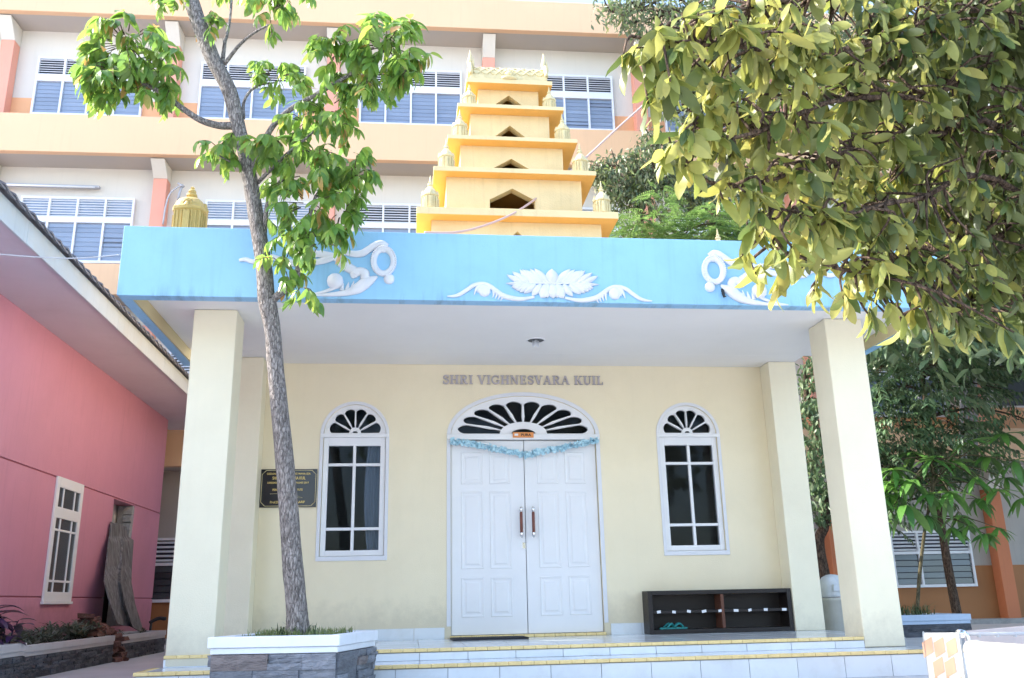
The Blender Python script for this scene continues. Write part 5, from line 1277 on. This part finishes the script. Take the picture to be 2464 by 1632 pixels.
for (px, py, rx, ry, dy, ns, L_) in clus:
    for _ in range(int(ns*1.3)):
        th = rl_.uniform(0, 2*PI); q = math.sqrt(rl_.random())
        x_, y_ = px+rx*.8*q*math.cos(th), py+ry*.85*q*math.sin(th)-8
        c = on_y(px, py, TYY+dy); p0 = on_y(x_, y_, TYY+dy+rl_.gauss(0, .14))
        rad = unit(np.array([math.cos(th)*q, rl_.gauss(0,.6), -math.sin(th)*q*0.6])+1e-3)
        ax = unit(rad*0.8+np.array([0,0,-0.25])+nrand(rl_)*0.25); up = unit(np.array([0,0,1.0])+nrand(rl_)*0.25)
        L_ *= 1.0; rl = L_*rl_.uniform(.7, 1.1); nl = rl_.randint(4, 5)
        pts = [p0+ax*rl*t+np.array([0,0,-0.25*rl*t*t]) for t in (0, .33, .66, 1)]
        tw_mb.tube([c*0.45+p0*0.55, p0]+pts[1:], [.005, .004, .0032, .0026, .0018], 4)
        sd = unit(np.cross(ax, up))
        for k in range(nl):
            t = 0.15+0.75*k/max(1, nl-1); b0 = p0+ax*rl*t+np.array([0,0,-0.25*rl*t*t])
            for s_ in (-1, 1):
                d = unit(sd*s_*0.8+ax*0.45+np.array([0,0,-0.85*rl_.uniform(.5,1.3)])+nrand(rl_)*0.16)
                leaves.append((rl_.randrange(4), frame4(b0, d, unit(up*0.8+ax*0.3+sd*s_*0.2+nrand(rl_)*0.2), 1.05*L_*rl_.uniform(.72, 1.12))))
        d = unit(ax+np.array([0,0,-0.9])+nrand(rl_)*0.15); leaves.append((rl_.randrange(4), frame4(p0+ax*rl+np.array([0,0,-0.25*rl]), d, up, L_)))
tw_mb.build('twigs', 'barkt', LT, True, kind='stuff')
emit_leaves(LT, leaves, lv_, 'leaf_bright', 300, rl_)

# ------------------------------------------------------------------ broad-leaved tree in the right foreground
base = at_d(3060, 1500, 4.4); base[2] = 0.0
NT = thing('broadleaf_tree', 'broad leaved tree with long yellow green leaves hanging into the picture from the upper right', 'tree', tuple(base))
tk = [base, base+np.array([-.05,.02,1.0]), base+np.array([-.12,.0,2.0]), base+np.array([-.05,.05,3.2]), base+np.array([.05,.1,4.6])]
branch(NT, tk, .15, .08, 'barkd', 'trunk', 14)
tkp = lambda z: np.array([np.interp(z, [p[2] for p in tk], [p[i] for p in tk]) for i in range(3)])
B_ = [
 [(2464,265,3.4),(2200,235,3.1),(2000,245,2.9),(1870,300,2.75),(1760,330,2.65),(1690,300,2.6)],
 [(2464,345,3.5),(2250,325,3.2),(2080,350,3.0),(1900,420,2.8),(1740,450,2.7),(1660,400,2.6)],
 [(2464,590,3.5),(2250,640,3.2),(2080,655,3.0),(1960,630,2.9),(1850,590,2.8)],
 [(2464,80,3.5),(2200,90,3.1),(1950,130,2.8),(1750,110,2.65),(1580,110,2.55)],
 [(2464,720,3.7),(2300,740,3.5),(2150,770,3.4)],
 [(2400,-80,3.6),(2050,-30,3.1),(1800,20,2.8),(1720,30,2.7)],
 [(2464,470,3.3),(2200,480,3.0),(2000,520,2.8),(1860,500,2.7)],
 [(2464,420,4.3),(2200,400,4.2),(2000,420,4.1)],[(2464,150,4.4),(2250,160,4.3),(2100,200,4.2)],[(2464,640,4.3),(2250,600,4.2),(2100,560,4.1)]]
nodes = []
for bi, pp in enumerate(B_):
    pts = [at_d(*q) for q in pp]; z0 = min(4.4, max(1.4, pts[0][2]-0.35))
    S_ = branch(NT, [tkp(z0)]+pts, .0125, .004, 'barkd', 'branch', 8); nodes += [np.array(p) for p in S_[5:]]
nodes = np.array(nodes)
poly = [(1525,115),(1600,50),(1700,-60),(2540,-80),(2540,800),(2330,790),(2200,770),(2090,740),(1985,650),(1890,625),(1835,560),(1810,480),(1720,400),(1630,330),(1655,250),(1570,205)]
def inpoly(x, y):
    c = False
    for i in range(len(poly)):
        (x0_, y0_), (x1_, y1_) = poly[i-1], poly[i]
        if (y0_ > y) != (y1_ > y) and x < (x1_-x0_)*(y-y0_)/(y1_-y0_)+x0_: c = not c
    return c
rn = random.Random(33)
lvn = [leaf_mb(0.33, 0.15, 0.22, 0.12, 9, 1, True), leaf_mb(0.36, 0.35, 0.15, 0.2, 9, 1, True), leaf_mb(0.29, 0.10, 0.3, 0.2, 9, 1, True), leaf_mb(0.34, 0.55, 0.2, 0.15, 9, 1, True), leaf_mb(0.37, -0.15, 0.3, 0.1, 9, 1, True), leaf_mb(0.31, 0.3, 0.5, 0.2, 9, 1, True)]
leaves = []; shaded = []; twn = MB()
def whorl(c, nl, L_, src, pm=0.0):
    S_ = smoothpath([src, (src+c)/2+nrand(rn)*0.02+np.array([0,0,.015]), c], 3)
    twn.tube(S_, list(np.linspace(.0062, .003, len(S_))), 5)
    ax = unit(c-src)
    for k in range(nl):
        th = 2*PI*k/nl+rn.uniform(-.4,.4)
        s1 = unit(np.cross(ax, [0,0,1.0])+1e-4); s2 = np.cross(ax, s1)
        d = unit(ax*rn.uniform(.1,.8)+(s1*math.cos(th)+s2*math.sin(th))*0.7+np.array([0,0,-rn.uniform(.4,1.7)])+nrand(rn)*.12)
        n_ = unit(np.array([0,0,.6])+ax*.6+nrand(rn)*0.5)
        b0 = c-ax*rn.uniform(0,.05)
        (shaded if rn.random() < pm else leaves).append((rn.randrange(6), frame4(b0, d, n_, L_*rn.uniform(.55,1.12))))
fixed = [(1500,135,2.5),(1530,115,2.5),(1560,150,2.5),(1545,90,2.55),(1600,120,2.6),(1590,230,2.55),(1610,330,2.55),(1560,250,2.5),(1650,400,2.55),(1640,250,2.6),(1590,190,2.55),(1640,330,2.65),(1580,370,2.5),(1860,600,2.75),(1830,545,2.7),(1800,560,2.72),(1780,620,2.7),(1820,660,2.75),(1720,20,2.6),(1610,70,2.55),(1640,30,2.6),(1900,640,2.8),(1870,690,2.8),(1960,700,2.9),(1990,640,2.9),(2030,720,2.95),(2100,770,3.0),(2170,790,3.1),(2250,820,3.1),(2320,800,3.1),(2440,800,2.6),(1740,480,2.65),(1760,420,2.65)]
def add_cluster(x_, y_, d_, L_, nl):
    c = at_d(x_, y_, d_); k = np.argsort(((nodes-c)**2).sum(1))[rn.randrange(0, 3)]
    whorl(c, nl, L_, nodes[k], max(0.06, min(0.95, (x_-1930+rn.gauss(0,110))/560+0.2*(d_-2.9))))  # shade-darkened leaves get likelier to the right and deeper in
for q in fixed: add_cluster(q[0], q[1], q[2], .115, rn.randint(5, 7))
n_ = 0
while n_ < 640:
    x_, y_ = rn.uniform(1520, 2540), rn.uniform(-80, 800)
    if not inpoly(x_, y_): continue
    add_cluster(x_, y_, 2.5+0.75*(x_-1500)/950+rn.uniform(-.2,.45), rn.uniform(.084,.116), rn.randint(5, 8)); n_ += 1
n_ = 0
while n_ < 520:
    x_, y_ = rn.uniform(1820, 2620)**1.0, rn.uniform(-150, 790)
    if rn.random() > ((x_-1750)/750)**1.3: continue
    if not inpoly(min(x_, 2530)-60, max(y_, -70)+30): continue
    add_cluster(x_, y_, rn.uniform(3.3, 5.2), rn.uniform(.14,.17), rn.randint(6, 8)); n_ += 1
for _ in range(320):      # the rest of the crown, beyond the frame
    c = base+np.array([rn.gauss(.3,1.0), rn.gauss(0.2,1.1), rn.uniform(3.2, 6.0)])
    x_, y_, d_ = proj(c)
    if x_ < 2250: continue
    k = np.argmin(((nodes-c)**2).sum(1)); whorl(c, 7, .19, c*0.75+nodes[k]*0.25, .8)
for _ in range(420):      # crown carried on unseen over the camera's right to shade the near leaves
    c = np.array([rn.uniform(.9, 5.5), rn.uniform(-13.5, -7.6), rn.uniform(3.0, 5.6)])
    x_, y_, d_ = proj(c)
    if d_ > 0.2 and -300 < x_ < 2800 and -420 < y_ < 1700: continue
    th = rn.uniform(0, 2*PI)
    whorl(c, 7, .24, c+np.array([.25*math.cos(th), .25*math.sin(th), .1]), .8)
twn.build('twigs', 'barkd', NT, True, kind='stuff')
emit_leaves(NT, leaves, lvn, 'leaf_near', 190, rn); emit_leaves(NT, shaded, lvn, 'leaf_shaded', 110, rn)

# ------------------------------------------------------------------ trees behind the temple
def quad_leaf(ratio=0.32):
    return leaf_mb(ratio, 0.25, 0.2, 0.0, 3)
def crown(root, clusters, L_, n, matname, rnd, droop=0.5, variants=None, nparts=0, whl=5, spread=0.18):
    variants = variants or [quad_leaf(.30), quad_leaf(.36), quad_leaf(.26)]
    out = []
    A_ = sum(c[2]*c[3] for c in clusters)
    for (px, py, rx, ry, y0, yr) in clusters:
        m = int(n*rx*ry/A_/whl)
        for _ in range(m):
            th = rnd.uniform(0, 2*PI); q = rnd.random()**0.45
            c = on_y(px+rx*q*math.cos(th), py+ry*q*math.sin(th), y0+yr*rnd.uniform(-1,1)*math.sqrt(max(0.05, 1-q*q)))
            for k in range(whl):
                d = unit(nrand(rnd)+np.array([0,0,-droop*1.6])); out.append((rnd.randrange(len(variants)), frame4(c+nrand(rnd)*spread*L_*2.5, d, unit(nrand(rnd)*.6+np.array([0,0,1.0])), L_*rnd.uniform(.7,1.15))))
    emit_leaves(root, out, variants, matname, nparts, rnd)
r5 = random.Random(5)
def limbs(root, src, clusters, m, rnd, r0, r1):
    for (px, py, rx, ry, y0, yr) in clusters:
        c = on_y(px, py, y0); s_ = np.array(src[min(range(len(src)), key=lambda i: np.linalg.norm(np.array(src[i])-c))])
        branch(root, [s_, (s_+c)/2+nrand(rnd)*0.15+np.array([0,0,.1]), c, c+unit(c-s_)*0.4+nrand(rnd)*.15], r0, r1, m, 'branch', 6)
        for _ in range(4):
            e = on_y(px+rx*rnd.uniform(-.8,.8), py+ry*rnd.uniform(-.8,.8), y0+yr*rnd.uniform(-.5,.5)); branch(root, [c, (c+e)/2+nrand(rnd)*.08, e], r0*.4, r1*.5, m, 'branch', 5)
YT = 5.6
t1 = thing('grey_leaved_tree', 'tall tree with dull grey green leaves reaching over the school roof behind the temple', 'tree', (5.2, YT, 0))
trunk = branch(t1, [(5.2,YT,0),(5.15,YT,2.5),(5.0,YT,5),tuple(on_y(1715,520,YT)),tuple(on_y(1745,430,YT)),tuple(on_y(1735,330,YT)),tuple(on_y(1700,220,YT)),tuple(on_y(1690,110,YT)),tuple(on_y(1720,0,YT))], .16, .05, 'barkd', 'trunk', 10)
c1 = [(1590,40,95,62,YT,.8),(1690,70,110,75,YT,.9),(1540,20,70,40,YT,.6),(1800,30,140,80,YT,.9),(1960,60,140,110,YT+.3,.9),(1640,225,70,60,YT,.6),(1700,170,90,70,YT,.7),(1640,265,60,40,YT,.6),(1800,200,120,110,YT,.8),(1740,20,80,60,YT,.8),(1480,30,50,40,YT,.5)]
limbs(t1, trunk, c1, 'barkd', r5, .045, .012); crown(t1, c1, .17, 8500, 'leaf_grey', r5)
t2 = thing('dusty_tree', 'low crowned dull green tree with thin twigs between the golden tower and the school', 'tree', (3.6, 4.9, 0))
trunk = branch(t2, [(3.6,4.9,0),(3.62,4.9,3),tuple(on_y(1545,560,4.9)),tuple(on_y(1548,490,4.9)),tuple(on_y(1560,430,4.9)),tuple(on_y(1600,380,4.9))], .10, .03, 'barkd', 'trunk', 8)
c2 = [(1495,425,66,60,4.9,.5),(1570,400,70,60,4.9,.6),(1450,420,36,24,4.9,.3),(1600,465,90,55,4.9,.6),(1680,450,70,60,4.9,.6),(1500,480,60,40,4.9,.4),(1740,480,80,60,4.9,.6),(1580,350,50,36,4.9,.3),(1440,400,26,16,4.9,.3)]
limbs(t2, trunk, c2, 'barkd', r5, .03, .008); crown(t2, c2, .13, 6800, 'leaf_grey', r5, 0.7)
t3 = thing('feathery_tree', 'light green feathery leaved tree just behind the blue canopy, right of the tower', 'tree', (4.0, 3.4, 0))
trunk = branch(t3, [(4.0,3.4,0),(3.9,3.4,2.4),tuple(on_y(1640,650,3.4)),tuple(on_y(1630,560,3.4))], .09, .04, 'barkt', 'trunk', 8)
fr3 = []; rf = random.Random(9); b3 = MB()
c3 = [(1520,548,56,34,3.4,.4),(1590,535,75,38,3.4,.5),(1660,548,75,34,3.4,.5),(1740,535,50,40,3.4,.4),(1790,560,70,34,3.4,.4),(1700,580,120,24,3.4,.4),(1560,580,100,24,3.4,.4),(1590,470,26,26,3.6,.2),(1720,505,36,24,3.4,.3),(1470,520,20,16,3.5,.2),(1850,560,60,40,3.4,.4)]
limbs(t3, trunk, c3[:6], 'barkt', rf, .02, .006)
v3 = [leaf_mb(.34, .1, .1, 0, 2)]
for (px, py, rx, ry, y0, yr) in c3:
    for _ in range(int(rx*ry/30)):
        th = rf.uniform(0, 2*PI); q = rf.random()**.5; c = on_y(px+rx*q*math.cos(th), py+ry*q*math.sin(th), y0+yr*rf.uniform(-1,1))
        ax = unit(np.array([math.cos(th), -rf.uniform(-.3,1), -.15])+nrand(rf)*.4); up = unit(np.array([0,0,1.0])+nrand(rf)*.3); sd = np.cross(ax, up); Lr = rf.uniform(.26,.42)
        for k in range(9):
            t = (k+.5)/9; b0 = c+ax*Lr*t+np.array([0,0,-.3*Lr*t*t])
            for s_ in (-1, 1): fr3.append((0, frame4(b0, unit(sd*s_+ax*.5+np.array([0,0,-.15])), up, .075*(1-.5*t)+.02)))
emit_leaves(t3, fr3, v3, 'leaf_feather', 0, rf)
# dark trees behind the right columns
t4 = thing('dark_tree', 'dark bluish green tree with drooping compound leaves filling the space right of the right column', 'tree', (8.6, 5.6, 0))
trunk = branch(t4, [(8.6,5.6,0),(8.55,5.6,1.2),(8.5,5.5,2.4),(8.4,5.3,3.6),(8.4,5.2,5.2)], .09, .04, 'barkd', 'trunk', 8)
r6 = random.Random(12); v4 = [leaf_mb(.30,.3,.2,0,4), leaf_mb(.26,.2,.15,0,4)]
c4 = [(2190,930,95,70,4.2,.5),(2270,990,90,75,4.2,.5),(2140,1010,70,80,4.3,.5),(2230,880,90,50,4.4,.5),(2330,920,60,60,4.5,.4),(2120,880,60,60,4.8,.4),(2360,820,80,80,5.0,.5),(2180,1070,90,50,4.6,.5),(2440,830,60,80,4.6,.5),(2320,1040,60,40,4.8,.4),(2100,1130,30,60,4.8,.3),(2440,880,40,50,4.6,.3),(2110,960,40,80,4.2,.4),(2170,1130,80,60,4.9,.4),(2260,1110,90,60,5.0,.4),(2360,1100,70,50,5.2,.4),(2440,1000,40,60,5.0,.3),(2120,1220,40,50,4.9,.3)]
limbs(t4, trunk, c4, 'barkd', r6, .03, .008)
dl = []
for (px, py, rx, ry, y0, yr) in c4:
    for _ in range(int(rx*ry/84)):
        th = r6.uniform(0, 2*PI); q = r6.random()**.5; c = on_y(px+rx*q*math.cos(th), py+ry*q*math.sin(th), y0+yr*r6.uniform(-1,1))
        ax = unit(np.array([math.cos(th), -abs(r6.gauss(.4,.5)), .1])+nrand(r6)*.35); up = unit(np.array([0,0,1.0])+nrand(r6)*.25); sd = np.cross(ax, up); Lr = r6.uniform(.35,.5)
        for k in range(5):
            t = (k+.6)/5; b0 = c+ax*Lr*t+np.array([0,0,-.35*Lr*t*t])
            for s_ in (-1, 1): dl.append((r6.randrange(2), frame4(b0, unit(sd*s_*.9+ax*.5+np.array([0,0,-.55])+nrand(r6)*.12), up, r6.uniform(.13,.18))))
emit_leaves(t4, dl, v4, 'leaf_dark', 300, r6)
t5 = thing('shade_tree', 'dark leaved tree with a leaning trunk glimpsed in the gap between the two right columns', 'tree', (6.5, 5.2, 0))
trunk = branch(t5, [(6.1,5.2,0),tuple(on_y(1972,1320,5.2)),tuple(on_y(1985,1260,5.2)),tuple(on_y(1998,1130,5.2)),tuple(on_y(1962,1030,5.2)),tuple(on_y(1940,950,5.2)),tuple(on_y(1935,880,5.2))], .10, .05, 'barkd', 'trunk', 9)
c5 = [(1960,930,40,70,5.0,.5),(1950,1020,30,60,5.0,.5),(1975,1130,40,60,5.1,.4),(1985,1210,40,50,5.1,.4),(2080,1190,60,60,5.0,.4),(2100,1080,40,60,5.2,.4)]
crown(t5, c5, .17, 2200, 'leaf_dark', r6, .6)
t7 = thing('added_shade_tree', 'added dark leaved tree, mostly hidden, shading the school wall beyond the right column', 'tree', (10.8, 4.6, 0))  # tree added to darken the school wall
trunk = branch(t7, [(10.8,4.6,0),(10.7,4.6,2),(10.4,4.5,4.2),(10.0,4.3,6.4),(9.8,4.2,8)], .17, .06, 'barkd', 'trunk', 9)
sl7 = []; v7 = [leaf_mb(.36,.3,.2,0,4), leaf_mb(.30,.2,.15,0,4)]
for _ in range(4200):
    c = np.array([rf.uniform(6.0, 17), rf.uniform(-1.5, 7.6), rf.uniform(3.0, 9.0)])
    if ((c[0]-11.4)/5.4)**2+((c[1]-3.2)/4.6)**2+((c[2]-6)/3.2)**2 > 1: continue
    x_, y_, d_ = proj(c)
    if x_ < 1980 or (y_ > 880 and x_ < 2560): continue
    for k in range(9): sl7.append((rf.randrange(2), frame4(c+nrand(rf)*.12, unit(nrand(rf)+np.array([0,0,-.7])), unit(nrand(rf)*.5+np.array([0,0,1.0])), rf.uniform(.22,.36))))
for e in ((8.4,3.6,6.2),(9.0,5.8,6.4),(12.4,3.4,6.4),(12.2,5.6,6.6),(8.0,4.6,7.4),(10.2,2.6,7.2)):
    branch(t7, [trunk[14], (np.array(trunk[16])+np.array(e))/2, np.array(e)], .06, .02, 'barkd', 'branch', 6)
emit_leaves(t7, sl7, v7, 'leaf_dark', 0, rf)
# mango sapling in the planter behind the right column
t6 = thing('mango_sapling', 'young thin stemmed tree with whorls of narrow green leaves in the dark stone planter', 'tree', (6.75, 4.0, 0.3))
YM = 4.0
st_ = branch(t6, [tuple(on_y(2206,1478,YM)),tuple(on_y(2213,1380,YM)),tuple(on_y(2226,1270,YM)),tuple(on_y(2238,1210,YM)),tuple(on_y(2245,1150,YM)),tuple(on_y(2240,1100,YM))], .032, .018, 'barkt', 'trunk', 9)
rm = random.Random(17); vm = [leaf_mb(.23,.35,.15,.05,6), leaf_mb(.20,.2,.15,.08,6), leaf_mb(.25,.5,.1,.05,6)]
wh = [(2330,1065,-.3,.30),(2415,1045,-.2,.30),(2440,1110,-.2,.28),(2150,1130,-.3,.32),(2245,1105,-.3,.30),(2195,1155,-.4,.32),(2345,1150,-.4,.32),(2285,1185,-.45,.32),(2400,1180,-.35,.28),(2180,1215,-.35,.34),(2110,1190,-.2,.30),(2130,1250,-.2,.30),(2230,1240,-.2,.3),(2310,1240,0,.26),(2455,1200,-.2,.26),(2290,1110,-.1,.3),(2380,1100,0,.3),(2100,1140,.1,.3),(2200,1090,.1,.28),(2150,1190,.1,.3),(2260,1150,.0,.3),(2350,1200,.1,.28),(2420,1150,.2,.28),
      (2330,1265,-.3,.24),(2370,1285,-.3,.22),(2290,1270,-.2,.22),(2400,1270,-.25,.22),(2140,1160,-.35,.3),(2240,1190,-.4,.3)]
ml = []; tm_ = MB()
for (px, py, dy, L_) in wh:
    c = on_y(px, py, YM+dy); s_ = np.array(st_[-1-rm.randrange(0, 12)])
    if py > 1255: s_ = np.array(st_[14])
    S_ = smoothpath([s_, (s_+c)/2+np.array([0,0,.1]), c], 4); tm_.tube(S_, list(np.linspace(.014,.006,len(S_))), 5)
    for k in range(rm.randint(9, 12)):
        th = 2*PI*k/11+rm.uniform(-.2,.2); d = unit(np.array([math.cos(th), math.sin(th)*.8, rm.uniform(-.75,.25)])+unit(c-s_)*.25)
        ml.append((rm.randrange(3), frame4(c, d, unit(np.array([0,0,1.0])+nrand(rm)*.2), L_*1.75*rm.uniform(.6,1.05))))
tm_.build('twigs', 'barkt', t6, True, kind='stuff')
emit_leaves(t6, ml, vm, 'leaf_mango', 290, rm)

# ------------------------------------------------------------------ planting
def blades(name, root_or_none, pts, h, wv, m, rnd, lean=.5, per=1):
    b = MB()
    for p in pts:
        for _ in range(per):
            b.cv = rnd.random(); an = rnd.uniform(0, 2*PI); d = np.array([math.cos(an), math.sin(an), 0])*lean*rnd.random(); hh = h*rnd.uniform(.5,1.15)
            s_ = np.array([-math.sin(an), math.cos(an), 0])*wv; p = np.array(p)
            m1 = p+d*hh*.4+np.array([0,0,hh*.65]); m2 = p+d*hh*1.1+np.array([0,0,hh*(1-.45*lean*rnd.random())])
            b.add([p-s_, p+s_, m1+s_*.8, m1-s_*.8, m2], [(0,1,2,3),(3,2,4)])
    return b.build(name, m, root_or_none, kind='stuff')
rg = random.Random(3)
pcx = np.mean(FP, axis=0); pts = []
while len(pts) < 1100:
    u, v = rg.uniform(.02,.98), rg.uniform(.05,.95); q = FP[0]*(1-u)*(1-v)+FP[1]*u*(1-v)+FP[3]*(1-u)*v+FP[2]*u*v
    q = pcx+(q-pcx)*.80; x_, y_, _d = proj((q[0], q[1], .5))
    if x_ < 615 and rg.random() < .85: continue
    pts.append((q[0], q[1], .45))
blades('grass', None, pts, .085, .0035, 'grass', rg, .8)
cx_, cy_ = on_y(716,1515,-3.2)[:2]
blades('grass', None, [(cx_+.12*math.cos(a)*rg.uniform(.8,1.3), cy_+.12*math.sin(a)*rg.uniform(.8,1.3), .45) for a in [2*PI*i/26 for i in range(26)]], .13, .005, 'grassd', rg, 1.2, 3)
pts = [(rg.uniform(5.3, 7.05), rg.uniform(3.7, 4.35), .30) for _ in range(520)]
blades('grass', None, pts, .24, .007, 'grassd', rg, 1.3)
def rosette(x, y, z, s, m, rnd, n=16, label=None, cat='plant', group=None, name='low_plant', up=.9):
    b = MB(); v = leaf_mb(.20, .3, .2, 0, 3); V_ = np.array(v.v)
    for st in range(5):
        ox, oy, hz = rnd.gauss(0, .06)*s*6, rnd.gauss(0, .05)*s*6, rnd.uniform(.3, 1.0)
        for k in range(n):
            b.cv = rnd.random(); an = rnd.uniform(0, 2*PI); d = unit(np.array([math.cos(an), math.sin(an), rnd.uniform(-.1, up*1.3)]))
            M4 = frame4((x+ox, y+oy, z+hz*s*1.2*rnd.uniform(.2,1)), d, (0,0,1), s*rnd.uniform(.7,1.2)); b.add(V_ @ M4[:3,:3].T+M4[:3,3], v.f)
    return tag(b.build(name, m, None, True), label, cat, group)
gc = MB(); v = leaf_mb(.16, .25, .2, 0, 3); V_ = np.array(v.v)
for _ in range(230):
    yy = rg.uniform(-.15, 2.75); xx = -5.40-rg.random()*.36; hh = .30+rg.random()*(.10+.05*yy)
    for k in range(9):
        gc.cv = rg.random(); an = rg.uniform(0, 2*PI); d = unit(np.array([math.cos(an), math.sin(an), rg.uniform(-.1, 1.2)]))
        M4 = frame4((xx, yy, hh), d, (0,0,1), rg.uniform(.10,.17)); gc.add(V_ @ M4[:3,:3].T+M4[:3,3], v.f)
gco = gc.build('ground_cover', 'leaf_dusty', None, True, kind='stuff')
for i, (yy, xx) in enumerate(((3.75,-5.5),(4.9,-5.48),(5.35,-5.6))):
    rosette(xx, yy, .30, .08, 'leaf_dusty', rg, 12, ('small dusty plant just beyond the red brick heap', 'small dusty plant at the foot of the grey timber sheet', 'small dusty plant at the far corner of the pink wall')[i], 'plant')
pp = thing('purple_plant', 'purple leaved plant with upright stems in the planter at the left edge', 'plant', (-5.45, -0.9, .38))
b = MB(); bl = []; rp = random.Random(6)
vp = [leaf_mb(.46,.35,.25,.05,5), leaf_mb(.40,.5,.2,.05,5)]
for s_ in range(9):
    x0_, y0_ = -5.42+rp.gauss(0,.09), -0.42+rp.uniform(-.25,.14); h_ = rp.uniform(.22,.42); top = np.array([x0_+rp.gauss(0,.07), y0_+rp.gauss(0,.07), .36+h_])
    b.tube([(x0_, y0_, .34), tuple((np.array([x0_, y0_, .34])+top)/2+nrand(rp)*.02), tuple(top)], [.009,.007,.004], 5)
    for k in range(9):
        t = .25+.75*k/8; p = np.array([x0_, y0_, .34])*(1-t)+top*t; an = k*2.4+rp.uniform(-.3,.3)
        d = unit(np.array([math.cos(an), math.sin(an), rp.uniform(-.1,.8)])); bl.append((rp.randrange(2), frame4(p, d, (0,0,1.0), rp.uniform(.17,.27))))
b.build('stem', 'leaf_purple', pp, True); emit_leaves(pp, bl, vp, 'leaf_purple', 81, rp)
